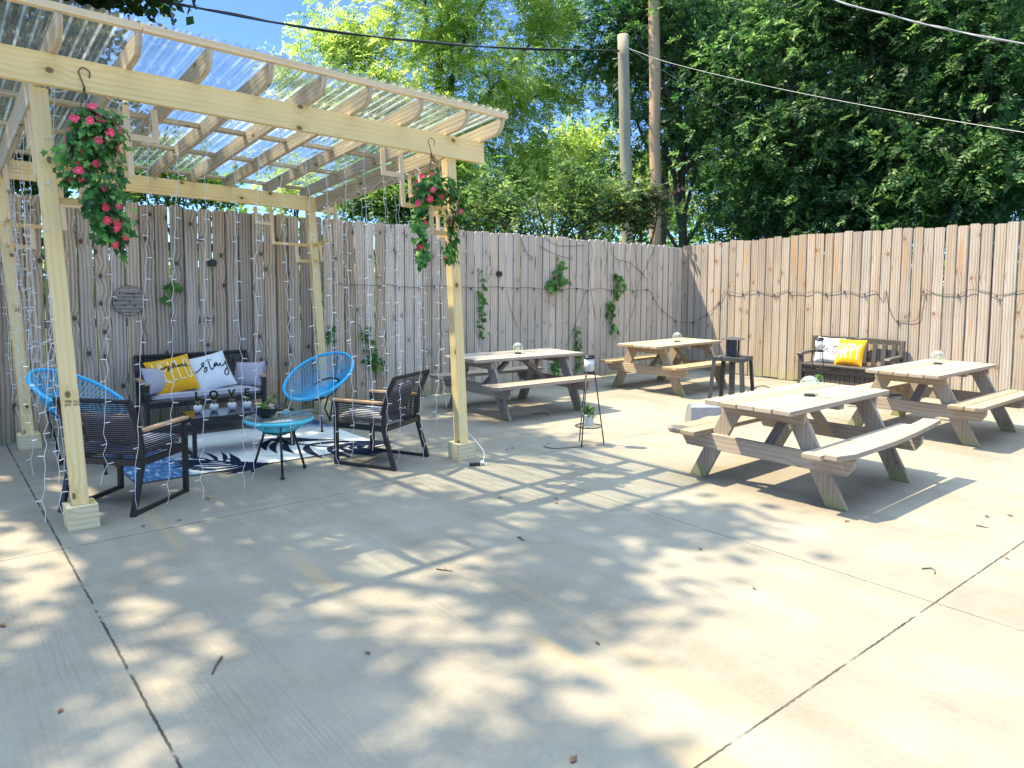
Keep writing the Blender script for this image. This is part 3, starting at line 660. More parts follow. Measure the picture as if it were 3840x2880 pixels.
# ------------------------------------------------------------------ round cord chairs and table
def cord_chair(label, loc, cz, rz, T):
    root = thing('cord_chair', label, 'chair', (loc[0], loc[1], 0), rz, 'blue cord chairs'); C0 = Vector((0, 0, cz)); wv = Vector((1, 0, 0)); lv = Vector((0, math.cos(T), math.sin(T))); nv = Vector((0, -math.sin(T), math.cos(T)))
    hw, hl = .37, .43
    def rim(a, k=1.0, d=0): return C0+wv*(hw*k*math.cos(a))+lv*(hl*k*math.sin(a))-nv*d
    m = MB(); m.tube([rim(2*PI*i/72) for i in range(72)], .0175, 8, closed=True); m.build('rim', M['blue'], root)
    c = MB(); hub = C0-nv*.27+lv*.05
    for i in range(68):
        a = 2*PI*(i+.5)/68; e = hub+wv*.045*math.cos(a)+lv*.06*math.sin(a); s0 = rim(a, .985)
        c.tube([s0, s0.lerp(e, .5)-nv*.014, e], .0042, 5)
    c.tube([hub+wv*.045*math.cos(2*PI*i/20)+lv*.06*math.sin(2*PI*i/20) for i in range(20)], .008, 5, closed=True)
    c.build('cords', M['blue'], root)
    u = MB(); ring = [rim(2*PI*i/40, .46, .185) for i in range(40)]; u.tube(ring, .009, 6, closed=True); u.build('under_frame', M['black'], root)
    for (sx, fy) in ((-1, -.36), (1, -.36), (0, .20)):
        l = MB(); f = Vector((sx*.30, fy, .012)); top = rim(-PI/2+sx*.75, .46, .185) if sx else rim(PI/2, .46, .185)
        if sx: up = rim(-PI/2+sx*.62, .93, .02); l.tube([f, up+Vector((0, 0, -.012))], .0095, 7); l.tube([up+Vector((0, 0, -.014)), top], .008, 6)
        else: l.tube([f, Vector((0, .10, .16)), hub-nv*.02, ], .0095, 7); l.tube([f, rim(PI/2, .93, .03)], .0095, 7)
        l.ball(f, .0165, 8); l.build('leg', M['black'], root)
    return root
cord_chair('round blue cord chair between the loveseat and the right armchair', (3.39, 7.49), .545, math.atan2(-.874, .487), .53)
cord_chair('round blue cord chair half hidden behind the left rope armchair', (1.05, 7.07), .605, math.atan2(.765, .644), .51)
st_ = thing('side_table', 'round aqua cord side table with glass top and bowl of succulents', 'side table', (2.27, 5.79, 0))
m = MB(); m.tube([(.262*math.cos(2*PI*i/64), .262*math.sin(2*PI*i/64), .448) for i in range(64)], .0165, 8, closed=True); m.build('rim', M['aqua'], st_)
m = MB()
for i in range(58):
    a = 2*PI*i/58; m.tube([(.258*math.cos(a), .258*math.sin(a), .444), (.16*math.cos(a), .16*math.sin(a), .374), (.055*math.cos(a), .055*math.sin(a), .327)], .0040, 5)
m.tube([(.055*math.cos(2*PI*i/20), .055*math.sin(2*PI*i/20), .325) for i in range(20)], .008, 5, closed=True); m.build('cords', M['aqua'], st_)
m = MB(); m.lathe([(1e-6, .466), (.270, .466), (.272, .469), (.270, .472), (1e-6, .472)], 56); m.build('glass_top', M['clear'], st_)
m = MB(); m.tube([(.13*math.cos(2*PI*i/30), .13*math.sin(2*PI*i/30), .352) for i in range(30)], .007, 6, closed=True); m.build('under_frame', M['black'], st_)
for (x, y) in ((-.17, .16), (-.07, -.225), (.215, .005)):
    l = MB(); v = Vector((x, y, 0)); l.tube([v+Vector((0, 0, .015)), v*.53+Vector((0, 0, .352)), v*.42+Vector((0, 0, .405))], .010, 7); l.ball(v+Vector((0, 0, .016)), .018, 8); l.build('leg', M['black'], st_)
# ------------------------------------------------------------------ coffee table
ct = thing('coffee_table', 'low black coffee table with reflecting glass top in front of the loveseat', 'coffee table', (2.30, 6.86, 0), -.04)
m = MB(); L2, W2 = .46, .205
for sx in (-1, 1):
    for sy in (-1, 1):
        l = MB(); l.board((sx*(L2-.018), sy*(W2-.018), 0), (sx*(L2-.018), sy*(W2-.018), .312), .034, .034, (1, 0, 0)); l.build('leg', M['black'], ct, .003)
m.board((-L2, -W2+.018, .337), (L2, -W2+.018, .337), .05, .034); m.board((-L2, W2-.018, .337), (L2, W2-.018, .337), .05, .034)
for sx in (-1, 1): m.board((sx*(L2-.017), -W2+.036, .337), (sx*(L2-.017), W2-.036, .337), .05, .034); n_ = MB(); n_.board((sx*(L2-.018), -W2+.036, .02), (sx*(L2-.018), W2-.036, .02), .026, .026); n_.build('stretcher', M['black'], ct, .002)
m.build('frame', M['black'], ct, .002)
m = MB(); m.prism([(-L2+.004, -W2+.004), (L2-.004, -W2+.004), (L2-.004, W2-.004), (-L2+.004, W2-.004)], (0, 0, .363), (1, 0, 0), (0, 1, 0), (0, 0, .006)); m.build('glass_top', M['smoked'], ct)
for ch, nm, (x, y) in (('L', 'first', (1.955, 6.935)), ('O', 'second', (2.095, 6.925)), ('V', 'third', (2.250, 6.895)), ('E', 'last', (2.385, 6.875))):
    t = thing('letter_pot', f'small white swirl pot holding a mossy letter {ch}, on the coffee table', 'plant pot', (x, y, .370), -.31, 'pots spelling LOVE')
    m = MB(); m.lathe([(.018, 0), (.030, .008), (.0385, .028), (.040, .045), (.0365, .066), (.033, .068), (.031, .060), (1e-6, .058)], 40, twist=lambda a, z, r: .035*math.sin(9*a+z*70) if .004 < z < .064 and r > .03 else 0); m.build('pot', M['ceramic'], t)
    m = MB(); m.tube([(0, 0, .056), (.001, 0, .10), (0, 0, .125)], .0045, 6); m.build('stick', M['stick'], t)
    b = MB()
    for sx in (-1, 1): b.tube(smooth_path([(0, -.007, .098), (sx*.014, -.010, .109), (sx*.024, -.009, .104), (sx*.014, -.010, .097), (0, -.007, .098)], 5), .0016, 4); b.tube([(0, -.007, .098), (sx*.015, -.010, .083), (sx*.021, -.010, .076)], .0015, 4)
    b.build('twine_bow', M['twine'], t)
    me = text_mesh(ch, .098, .0065, bold=.0042); me.materials.clear(); me.materials.append(M['moss']); o = bpy.data.objects.new('letter', me); COL.objects.link(o); o.parent = t; o.location = (0, 0, .155); o.rotation_euler = (PI/2, 0, 0)
def leaf_poly(mb, c, dirv, nrm, ln, wd, kind='ivy', m=0):
    dirv = Vector(dirv).normalized(); nrm = Vector(nrm); sd = dirv.cross(nrm)
    if sd.length < 1e-4: sd = dirv.orthogonal()
    sd.normalize(); nn = sd.cross(dirv).normalized()
    sh = {'ivy': [(0, 0), (-.15, .45), (.25, .34), (.42, .55), (.62, .25), (1, 0), (.62, -.25), (.42, -.55), (.25, -.34), (-.15, -.45)],
          'oval': [(0, 0), (.25, .38), (.6, .45), (1, 0), (.6, -.45), (.25, -.38)], 'petal': [(0, .1), (.5, .45), (.9, .4), (1.05, 0), (.9, -.4), (.5, -.45), (0, -.1)]}[kind]
    mb.poly([Vector(c)+dirv*(x*ln)+sd*(y*wd)+nn*(abs(y)*.22*wd-.18*ln*x*x) for x, y in sh], m)
def rand_dir(r, up=0.0):
    while True:
        v = Vector((r.uniform(-1, 1), r.uniform(-1, 1), r.uniform(-1, 1)))
        if .05 < v.length < 1: return (v.normalized()+Vector((0, 0, up))).normalized()
# succulent bowl
b = thing('succulent_bowl', 'black faceted bowl of succulents and a yellow flower on the aqua side table', 'planter', (2.165, 5.80, .4725), .3)
m = MB(); m.lathe([(.045, 0), (.075, .030), (.098, .078), (.092, .078), (.07, .05), (1e-6, .045)], 7, smooth=False); m.build('bowl', M['bowl'], b)
r = random.Random(4); m = MB()
for (cx, cy, cz, n, ln) in ((-.035, -.045, .075, 26, .045), (-.06, .0, .08, 20, .04), (.02, .05, .08, 24, .05)):
    for i in range(n):
        a = i*2.4; e = .3+1.1*i/n; leaf_poly(m, (cx, cy, cz), (math.cos(a)*math.cos(e), math.sin(a)*math.cos(e), math.sin(e)), (0, 0, 1), ln, ln*.5, 'oval')
for i in range(16):
    s = Vector((.05, .02, .07)); d = Vector((.55+r.uniform(-.5, .3), .1+r.uniform(-.5, .5), .75)).normalized(); L = r.uniform(.06, .11)
    for k in range(9): leaf_poly(m, s+d*L*(.3+.7*k/9), rand_dir(r, .6), (0, 0, 1), .018, .011, 'oval')
m.build('succulents', M['plant_leaf'], b)
m = MB()
for i in range(16): a = i*2*PI/16; leaf_poly(m, (-.055, .03, .115), (math.cos(a), math.sin(a), .35), (0, 0, 1), .032, .013, 'petal')
m.ball((-.055, .03, .118), .012, 6, 0, .5); m.build('yellow_flower', M['yellow_petal'], b)
m = MB()
for i in range(60):
    d = rand_dir(r, .5); m.ball(Vector((.005, -.05, .085))+d*.03, .0065, 4)
m.build('pink_flower_head', M['bloom'], b)

# ------------------------------------------------------------------ rug
rg = MB(); X0, X1, Y0, Y1 = -1.09, 1.09, -.80, .80
poly = []
for cx, cy, a0 in ((X1-.03, Y1-.03, 0), (X0+.03, Y1-.03, 90), (X0+.05, Y0+.05, 180), (X1-.03, Y0+.03, 270)):
    for i in range(5): a = math.radians(a0+i*22.5); poly.append((cx+.04*math.cos(a), cy+.04*math.sin(a)))
rg.prism(poly, (0, 0, .001), (1, 0, 0), (0, 1, 0), (0, 0, .006), 0)
rg.tube([(x, y, .005) for x, y in poly], .005, 5, 2, closed=True)
def frond(rib, n, l0, l1, wd, sides=(1, -1), sweep=.9, hook=.5):
    pts = smooth_path([(x, y, 0) for x, y in rib], 8); N = len(pts)
    for sd in sides:
        for k in range(n):
            f = (k+.5)/n; i = min(N-2, int(f*(N-1))); p = pts[i]; t = (pts[i+1]-p).normalized(); nr = Vector((-t.y, t.x, 0))*sd
            ln = (l0+(l1-l0)*f)*(.55+.9*math.sin(PI*(.12+.8*f)))*rnd.uniform(.85, 1.1); d = (nr+t*sweep).normalized(); w = wd*rnd.uniform(.8, 1.15); cl = []
            for j in range(7):
                g = j/6; cl.append(p+(d*g+t*hook*g*g*.8).normalized()*ln*g)
            zz = .0078+.00012*(k % 5)+(.0007 if sd > 0 else 0); W_ = [.45, .8, 1, .95, .75, .42, .0]; Lf = []; Rt = []
            for j in range(7):
                tt = (cl[min(j+1, 6)]-cl[max(j-1, 0)]).normalized(); nn = Vector((-tt.y, tt.x, 0))*w*.5*W_[j]; Lf.append(cl[j]+nn); Rt.append(cl[j]-nn)
            for j in range(6):
                P = [Rt[j], Rt[j+1], Lf[j+1], Lf[j]] if j < 5 else [Rt[j], cl[6], Lf[j]]
                rg.poly([(v.x, v.y, zz) for v in P], 1)
    for i in range(N-1):
        w = .022*(1-i/N)+.006; t = (pts[i+1]-pts[i]).normalized(); nr = Vector((-t.y, t.x, 0))*w
        rg.poly([(v.x, v.y, .0096) for v in (pts[i]-nr, pts[i+1]-nr, pts[i+1]+nr, pts[i]+nr)], 1)
rugc = Vector((2.34, 6.92, 0))
def rl(px, py): v = at(px, py, 'z', .007)-rugc; return (v.x, v.y)
def dz(x, y): return rl(400+x*.4219, 1200+y*.4219)
def az_(x, y): return rl(1000+x*.4219, 1200+y*.4219)
frond([dz(1430, 1275), dz(1200, 1290), dz(950, 1250), dz(760, 1270)], 12, .34, .25, .050, (1, -1), .8, .6)
frond([dz(1450, 1060), dz(1600, 1090), az_(560, 1130), az_(760, 1130), az_(960, 1125)], 9, .48, .32, .085, (1, -1), .45, .9)
frond([dz(980, 1330), dz(850, 1320), dz(700, 1295)], 6, .12, .10, .03, (1,), 1.6, .4)
tag(rg.build('area_rug', [M['rug'], M['navy'], M['rug_edge']], loc=tuple(rugc)), 'white rug with navy palm leaf pattern and blue corners under the seating', 'rug')
# ------------------------------------------------------------------ picnic tables
TABLES = [((5.51, 3.01), .024, 'table', 'weathered tan picnic table nearest the camera, one warped bench plank', True),
          ((8.50, 3.14), .006, 'table', 'tan picnic table at the right edge of the photo in front of the storage bench', False),
          ((8.74, 6.88), .053, 'table_gold', 'sunlit picnic table at the back fence by the corner, behind the dark heater', False),
          ((5.73, 6.91), -.036, 'table_grey', 'greyed picnic table in shade against the back fence, right of the pergola post', False)]
def picnic(loc, rz, mk, label, warped):
    root = thing('picnic_table', label, 'picnic table', (loc[0], loc[1], 0), rz, 'picnic tables'); m = M[mk]; L, Wd, zt, zb, bo = 1.66, .715, .69, .42, .73; th = .038; lx = .56
    if loc[0] < 5.6 and loc[1] < 4: lx = .555
    r = random.Random(int(loc[0]*100)); pw = Wd/5
    t = MB()
    for i in range(5):
        y = -Wd/2+pw*(i+.5); e0, e1 = r.uniform(-.01, .01), r.uniform(-.01, .01); dz_ = r.uniform(-.002, .002)
        t.board((-L/2+e0, y, zt-th/2+dz_), (L/2+e1, y, zt-th/2-dz_), pw-.008, th, (0, 1, 0))
    t.build('tabletop', m, root, .006)
    for sy in (-1, 1):
        b = MB()
        for i in range(2):
            y = sy*(bo-pw*(i+.5)-i*.004)
            if warped and sy < 0 and i == 0:
                n = 10; pts = []
                for k in range(n+1):
                    f = k/n; x = -L/2+.03+f*(L+.03); up = .055*max(0, f-.45)**1.6/.55**1.6; pts.append((x, y-.012*f, zb-th/2+.012+up))
                bb = len(b.v); u0 = 3.3
                for k, p in enumerate(pts):
                    cl = .05 if k == 0 else 0; rise = .35*max(0, k/n-.45)
                    for yy, zz in ((-pw/2+.003+cl, -th/2), (pw/2-.003, -th/2-rise*.05), (pw/2-.003, th/2-rise*.05), (-pw/2+.003+cl, th/2)): b.v.append((p[0]-(cl and .0), p[1]+yy, p[2]+zz))
                for k in range(n):
                    for q in range(4):
                        q2 = (q+1) % 4; a = bb+4*k; w = pw if q % 2 == 0 else th
                        b.face((a+q, a+q2, a+4+q2, a+4+q), [(u0+k*L/n, q*2.), (u0+k*L/n, q*2.+w), (u0+(k+1)*L/n, q*2.+w), (u0+(k+1)*L/n, q*2.)])
                b.face((bb+3, bb+2, bb+1, bb)); b.face((bb+4*n, bb+4*n+1, bb+4*n+2, bb+4*n+3))
            elif i == 0:
                c = .05; pl = [(-L/2+c, -pw/2+.003), (L/2-c, -pw/2+.003), (L/2, -pw/2+.003+c), (L/2, pw/2-.003), (-L/2, pw/2-.003), (-L/2, -pw/2+.003+c)]
                b.prism(pl, (0, y, zb-th), (1, 0, 0), (0, -sy, 0), (0, 0, th), grain='x')
            else:
                b.board((-L/2+r.uniform(-.01, .01), y, zb-th/2), (L/2+r.uniform(-.01, .01), y, zb-th/2), pw-.005, th, (0, 1, 0))
        b.build('bench', m, root, .005)
    for sx in (-1, 1):
        x = sx*lx
        s = MB(); h = .125; zt2 = zb-th-.001; yb = bo-.02
        s.prism([(-yb+.05, zt2-h), (yb-.05, zt2-h), (yb, zt2-h*.45), (yb, zt2), (-yb, zt2), (-yb, zt2-h*.45)], (x+sx*.0205, 0, 0), (0, 1, 0), (0, 0, 1), (sx*.038, 0, 0), grain='x')
        for by in (-.50, -.43, .43, .50): s.lathe([(.011, 0), (.009, .004), (1e-6, .006)], 8, (0, 0, 0)); nb = len(s.v); s.v[nb-24:nb] = [(x+sx*(.0585+vz), by+vx, zt2-h*.5+vy*1.0+(.02 if abs(by) > .45 else -.02)) for vx, vy, vz in s.v[nb-24:nb]]
        s.build('bench_support', m, root, .003)
        c = MB(); c.prism([(-.335, zt-th-.001-.085), (.335, zt-th-.001-.085), (.345, zt-th-.001-.05), (.345, zt-th-.001), (-.345, zt-th-.001), (-.345, zt-th-.001-.05)], (x+sx*.0205, 0, 0), (0, 1, 0), (0, 0, 1), (sx*.038, 0, 0), grain='x'); c.build('top_cleat', m, root, .003)
        for sy in (-1, 1):
            l = MB(); ztop = zt-th-.002; sl = .345/ztop; hw = .076
            def yy(z): return sy*(.235+(ztop-z)*sl)
            l.prism([(yy(0)-hw, .001), (yy(0)+hw, .001), (yy(ztop)+hw, ztop), (yy(ztop)-hw, ztop)], (x-.0195, 0, 0), (0, 1, 0), (0, 0, 1), (.038, 0, 0)); l.build('leg', m, root, .003)
        d = MB(); d.board((x-sx*.03, .0, zb-th-.085), (sx*.13, .0, zt-th-.05), .085, .036, (0, 1, 0)); d.build('brace', m, root, .003)
    c = MB(); c.board((0, -.33, zt-th-.022), (0, .33, zt-th-.022), .085, .036, (1, 0, 0)); c.build('top_cleat', m, root, .003)
    return root
for a in TABLES: picnic(*a)
GL = [((5.49, 2.93), .078, 'crackle glass globe light on the picnic table nearest the camera'), ((8.78, 3.20), .074, 'crackle glass globe light on the picnic table at the right edge'),
      ((8.80, 6.81), .070, 'crackle glass globe light on the sunlit picnic table by the corner'), ((5.76, 6.90), .066, 'crackle glass globe light on the greyed picnic table in shade')]
for (x, y), r_, lb in GL:
    t = thing('globe_light', lb, 'globe light', (x, y, .6925), 0, 'glass globes on the picnic tables')
    m = MB(); n = 20; a0 = .42
    m.lathe([(r_*math.sin(a0+(PI-a0-.02)*i/n), .010+r_*math.cos(a0)-r_*math.cos(a0+(PI-a0-.02)*i/n)) for i in range(n+1)], 32); m.build('globe', M['crackle'], t)
    m = MB(); m.lathe([(.041, 0), (.043, .004), (.040, .014), (.03, .016), (1e-6, .016)], 20)
    m.tube(smooth_path([(.04, 0, .003), (.08, -.02, .002), (.12, .0, .002), (.11, .04, .002), (.07, .045, .002)], 5), .0016, 4); m.build('base', M['wire'], t)
    m = MB(); r = random.Random(int(x*10)); pts = [Vector((0, 0, .02))]
    for i in range(40): pts.append(Vector((0, 0, r_*.9))+rand_dir(r)*r_*r.uniform(.25, .8))
    m.tube(pts, .0007, 3)
    for p in pts[1:]: m.ball(p, .0022, 4)
    m.build('fairy_wire', M['print'], t)

# ------------------------------------------------------------------ storage bench
sb = thing('storage_bench', 'dark brown resin storage bench with slatted back against the sunlit fence', 'bench', (10.50, 5.02, 0), -PI/2)
RB = M['resin']; hw = .675
m = MB(); m.board((-hw+.06, -.03, .374), (hw-.06, -.03, .374), .43, .026, (0, 1, 0)); m.build('seat_lid', RB, sb, .005)
m = MB(); m.board((-hw+.07, -.19, .335), (hw-.07, -.19, .335), .035, .03); m.board((-hw+.07, -.185, .285), (hw-.07, -.185, .285), .052, .035)
m.board((-hw+.07, -.185, .035), (hw-.07, -.185, .035), .05, .035); m.build('front_rail', RB, sb, .004)
m = MB()
n = 17
for i in range(n):
    x = -hw+.075+(i+.5)*(2*hw-.15)/n; m.board((x, -.165, .06), (x, -.165, .262), (2*hw-.15)/n-.006, .02, (1, 0, 0))
m.board((-hw+.07, -.145, .16), (hw-.07, -.145, .16), .25, .012); m.build('front_panel', RB, sb, .002)
for sx in (-1, 1):
    m = MB(); m.board((sx*(hw-.035), -.185, 0), (sx*(hw-.035), -.185, .505), .07, .06, (1, 0, 0)); m.build('front_leg', RB, sb, .005)
    m = MB(); m.board((sx*(hw-.035), .19, 0), (sx*(hw-.035), .19, .38), .07, .055, (1, 0, 0)); m.board((sx*(hw-.035), .19, .375), (sx*(hw-.035), .235, .775), .07, .05, (1, 0, 0)); m.build('back_post', RB, sb, .005)
    m = MB(); m.prism([(-.245, .505), (-.225, .492), (-.19, .503), (.185, .535), (.185, .565), (-.17, .552), (-.23, .545), (-.25, .528)], (sx*(hw-.035)-.038, 0, 0), (0, 1, 0), (0, 0, 1), (.076, 0, 0), grain='x'); m.build('armrest', RB, sb, .004)
    m = MB(); m.board((sx*(hw-.05), -.15, .16), (sx*(hw-.05), .16, .16), .30, .02); m.build('side_panel', RB, sb, .003)
m = MB(); m.prism([(-hw+.068, .70), (hw-.068, .70), (hw-.068, .772), (.10, .782), (.06, .778), (.03, .762), (-.03, .762), (-.06, .778), (-.10, .782), (-hw+.068, .772)], (0, .212, .0), (1, 0, 0), (0, .09, 1), (0, .034, 0), grain='x'); m.build('top_rail', RB, sb, .004)
for i in range(9):
    x = -hw+.14+i*(2*hw-.28)/8; m = MB(); m.board((x, .185, .388), (x, .226, .715), .062, .018, (1, 0, 0)); m.build('back_slat', RB, sb, .003)
p = bz(3056, 1357, .388); cushion('throw_pillow', 'white pillow with script word sit on the dark storage bench', 'pillow', (min(p.x, 10.55), 5.36, .388), -PI/2+.06, .36, .02, .42, .40, .14, M['white_cloth'], None,
    [('script_word', [[(.16, .40), (.30, .46), (.40, .62), (.36, .64), (.34, .56), (.42, .47), (.36, .38), (.28, .40)], [(.42, .42), (.50, .56), (.50, .42), (.56, .40), (.62, .48)], [(.80, .74), (.72, .52), (.68, .36), (.74, .34), (.92, .54)], [(.66, .63), (.92, .64)]], [.009], M['ink'])])
cushion('throw_pillow', 'yellow pillow printed HAPPY on the dark storage bench', 'pillow', (10.42, 5.00, .388), -PI/2-.05, .34, -.01, .42, .40, .14, M['yellow_cloth'], None,
    [('printed_word', tall('HAPPY', .08, .93, .22, .80), .017, M['pale_print'])])

# ------------------------------------------------------------------ heater
h = thing('patio_heater', 'dark grey steel patio heater on four splayed legs with a small roofed chimney', 'heater', (8.10, 5.38, 0), .30)
PD = M['paint_dark']; a = .20; zt = .63
m = MB(); m.prism([(-a, -a), (a, -a), (a, a), (-a, a)], (0, 0, zt), (1, 0, 0), (0, 1, 0), (0, 0, .006))
for sx, sy in ((0, -1), (0, 1), (1, 0), (-1, 0)):
    if sy: m.board((-a, sy*(a+.002), zt-.019), (a, sy*(a+.002), zt-.019), .045, .004, (0, 0, 1))
    else: m.board((sx*(a+.002), -a-.004, zt-.019), (sx*(a+.002), a+.004, zt-.019), .045, .004, (0, 0, 1))
m.build('top_frame', PD, h)
for sx in (-1, 1):
    for sy in (-1, 1):
        l = MB(); T = Vector((sx*(a-.006), sy*(a-.006), zt-.03)); F = Vector((sx*(a+.035), sy*(a+.035), 0)); l.board(T, F, .044, .005, (1, 0, 0)); l.board(T+Vector((sx*.0195, -sy*.0245, 0)), F+Vector((sx*.0195, -sy*.0245, 0)), .044, .005, (0, 1, 0))
        for z in (zt-.02,): l.ball(Vector((sx*a*.86, sy*(a+.005), z)), .007, 5)
        l.build('leg', PD, h)
m = MB()
for sx, sy in ((-1, 0), (1, 0), (0, 1)):
    for k in range(22):
        f = k/21; b_ = a-.012+.034*(1-f); z = .06+f*(zt-.12)
        if sx: m.tube([(sx*b_, -b_, z), (sx*b_, b_, z)], .0009, 3)
        else: m.tube([(-b_, sy*b_, z), (b_, sy*b_, z)], .0009, 3)
m.build('guard_mesh', PD, h)
m = MB(); m.board((0, 0, .02), (0, 0, zt), .062, .062, (1, 0, 0)); m.build('pipe', PD, h, .002)
c = MB(); q = .058
for sx in (-1, 1):
    for sy in (-1, 1): c.board((sx*q, sy*q, zt+.007), (sx*q, sy*q, .862), .022, .022, (1, 0, 0))
c.board((-.012, 0, zt+.007), (-.012, 0, .855), .06, .06, (1, 0, 0)); c.board((-q, 0, zt+.012), (-q, 0, .855), .004, 2*q-.024, (1, 0, 0)); c.board((-q, -q-.009, zt+.05), (q, -q-.009, zt+.05), .07, .003, (0, 0, 1)); c.build('chimney', PD, h)
c = MB(); e = .138; c.poly([(-e, -e, .862), (e, -e, .862), (0, 0, .893)]); c.poly([(e, -e, .862), (e, e, .862), (0, 0, .893)]); c.poly([(e, e, .862), (-e, e, .862), (0, 0, .893)]); c.poly([(-e, e, .862), (-e, -e, .862), (0, 0, .893)]); c.poly([(-e, -e, .8605), (-e, e, .8605), (e, e, .8605), (e, -e, .8605)]); c.build('chimney_cap', M['paint_dark'], h)
c = MB(); c.tube([(-a-.05, a*.5, zt+.012), (-a+.09, a*.5, zt+.012)], .009, 6); c.tube([(a-.08, -a*.2, zt+.012), (a+.07, -a*.2, zt+.012)], .006, 6); c.build('slide_handle', M['steel'], h)
# sheet cover with arched cut-out
s = thing('metal_cover', 'grey folded sheet metal cover with arched cut-out standing left of the heater', 'cover', (6.86, 4.85, 0), -.62)
m = MB(); wd = .235
arch = [(-wd, 0), (-wd*.74, 0)]+[(-wd*.74*math.cos(PI*i/14), .105*math.sin(PI*i/14)) for i in range(1, 14)]+[(wd*.74, 0), (wd, 0), (wd*.94, .19), (-wd*.94, .19)]
m.prism(arch, (0, -.13, 0), (1, 0, 0), (0, .30, 1), (0, .003, 0)); m.prism(arch, (0, .13, 0), (1, 0, 0), (0, -.30, 1), (0, -.003, 0))
m.poly([(-wd*.94, -.071, .1915), (wd*.94, -.071, .1915), (wd*.88, -.02, .228), (-wd*.88, -.02, .228)]); m.poly([(-wd*.88, -.02, .228), (wd*.88, -.02, .228), (wd*.88, .02, .228), (-wd*.88, .02, .228)]); m.poly([(-wd*.88, .02, .228), (wd*.88, .02, .228), (wd*.94, .071, .1915), (-wd*.94, .071, .1915)])
for sx in (-1, 1): m.poly([(sx*wd, -.13, 0), (sx*wd, .13, 0), (sx*wd*.94, .071, .1915), (sx*wd*.88, .02, .228), (sx*wd*.88, -.02, .228), (sx*wd*.94, -.071, .1915)])
mo = m.build('shell', M['steel'], s); md = mo.modifiers.new('thick', 'SOLIDIFY'); md.thickness = .003

# ------------------------------------------------------------------ plant stands with lanterns
def stand(loc, rz, l1, l2, l3, leafm, seed):
    t = thing('plant_stand', l1, 'plant stand', (loc[0], loc[1], 0), rz, 'wire plant stands')
    for a in (80, 200, 320):
        c, s_ = math.cos(math.radians(a)), math.sin(math.radians(a)); l = MB(); l.tube([(.155*c, .155*s_, 0), (.055*c, .055*s_, .700)], .0062, 7); l.build('leg', M['black'], t)
    m = MB(); rs = .128; m.tube([(rs*math.cos(2*PI*i/36), rs*math.sin(2*PI*i/36), .183) for i in range(36)], .0055, 6, closed=True)
    for k in range(7):
        q = -.1+k*.0333; e = math.sqrt(rs*rs-q*q)-.002; m.tube([(q, -e, .184), (q, e, .184)], .0018, 4)
        if k % 2: m.tube([(-e, q, .1865), (e, q, .1865)], .0018, 4)
    m.build('shelf_ring', M['black'], t)
    m = MB(); m.tube([(.056*math.cos(2*PI*i/30), .056*math.sin(2*PI*i/30), .699) for i in range(30)], .005, 6, closed=True); m.tube([(-.056, 0, .699), (.056, 0, .699)], .004, 5); m.tube([(0, -.056, .6992), (0, .056, .6992)], .004, 5); m.build('top_ring', M['black'], t)
    L = thing('solar_lantern', l2, 'lantern', (loc[0], loc[1], .7055), rz, 'white solar lanterns on plant stands')
    m = MB(); m.lathe([(1e-6, 0), (.052, 0), (.054, .006), (.054, .016), (.05, .018), (1e-6, .018)], 28); m.build('base', M['black'], L)
    m = MB(); m.lathe([(.049, .018), (.049, .138), (.046, .1385)], 32); m.build('shade', M['shade'], L)
    m = MB()
    for i in range(8):
        a = 2*PI*i/8; c, s_ = math.cos(a), math.sin(a); m.tube(smooth_path([(.053*c, .053*s_, .012), (.062*c, .062*s_, .04), (.062*c, .062*s_, .12), (.052*c, .052*s_, .15)], 3), .0013, 4)
    for z, rr in ((.082, .0635),): m.tube([(rr*math.cos(2*PI*i/28), rr*math.sin(2*PI*i/28), z) for i in range(28)], .0013, 4, closed=True)
    m.build('wire_cage', M['wire'], L)
    m = MB(); m.lathe([(.046, .139), (.055, .146), (.058, .152), (.055, .158), (.050, .160), (.052, .166), (.050, .174), (1e-6, .176)], 32); m.build('lid', M['black'], L)
    m = MB(); m.lathe([(.040, .1765), (1e-6, .1772)], 24); m.build('solar_cell', M['solar'], L)
    P = thing('potted_plant', l3, 'potted plant', (loc[0], loc[1], .189), rz, 'small white potted plants on stands')
    m = MB(); m.lathe([(1e-6, 0), (.045, 0), (.049, .01), (.055, .10), (.057, .112), (.052, .112), (.050, .10), (1e-6, .095)], 32); m.build('pot', M['ceramic'], P)
    m = MB(); r = random.Random(seed)
    for i in range(46):
        d = rand_dir(r, .55); e = Vector((0, 0, .10))+Vector((d.x*.085, d.y*.085, max(.0, d.z)*.10)); m.tube([(0, 0, .09), Vector((0, 0, .10)).lerp(e, .5)+Vector((0, 0, .012)), e], .0012, 3)
        for k in range(11):
            c = Vector((0, 0, .10)).lerp(e, .35+.65*k/10)+rand_dir(r)*.010; leaf_poly(m, c, (rand_dir(r, .3)+d*.6), (0, 0, 1), .021, .0145, 'oval')
    m.build('foliage', leafm, P)
stand((5.03, 4.94), 0, 'black wire plant stand in the open middle of the patio, casting a thin shadow', 'white solar lantern on the plant stand in the middle of the patio', 'leafy green plant in white pot on the middle plant stand', M['plant_leaf_dark'], 5)
stand((9.03, 4.71), .4, 'black wire plant stand in front of the dark storage bench', 'white solar lantern in front of the pillows on the storage bench', 'bright green plant in white pot in front of the storage bench', M['plant_leaf'], 8)

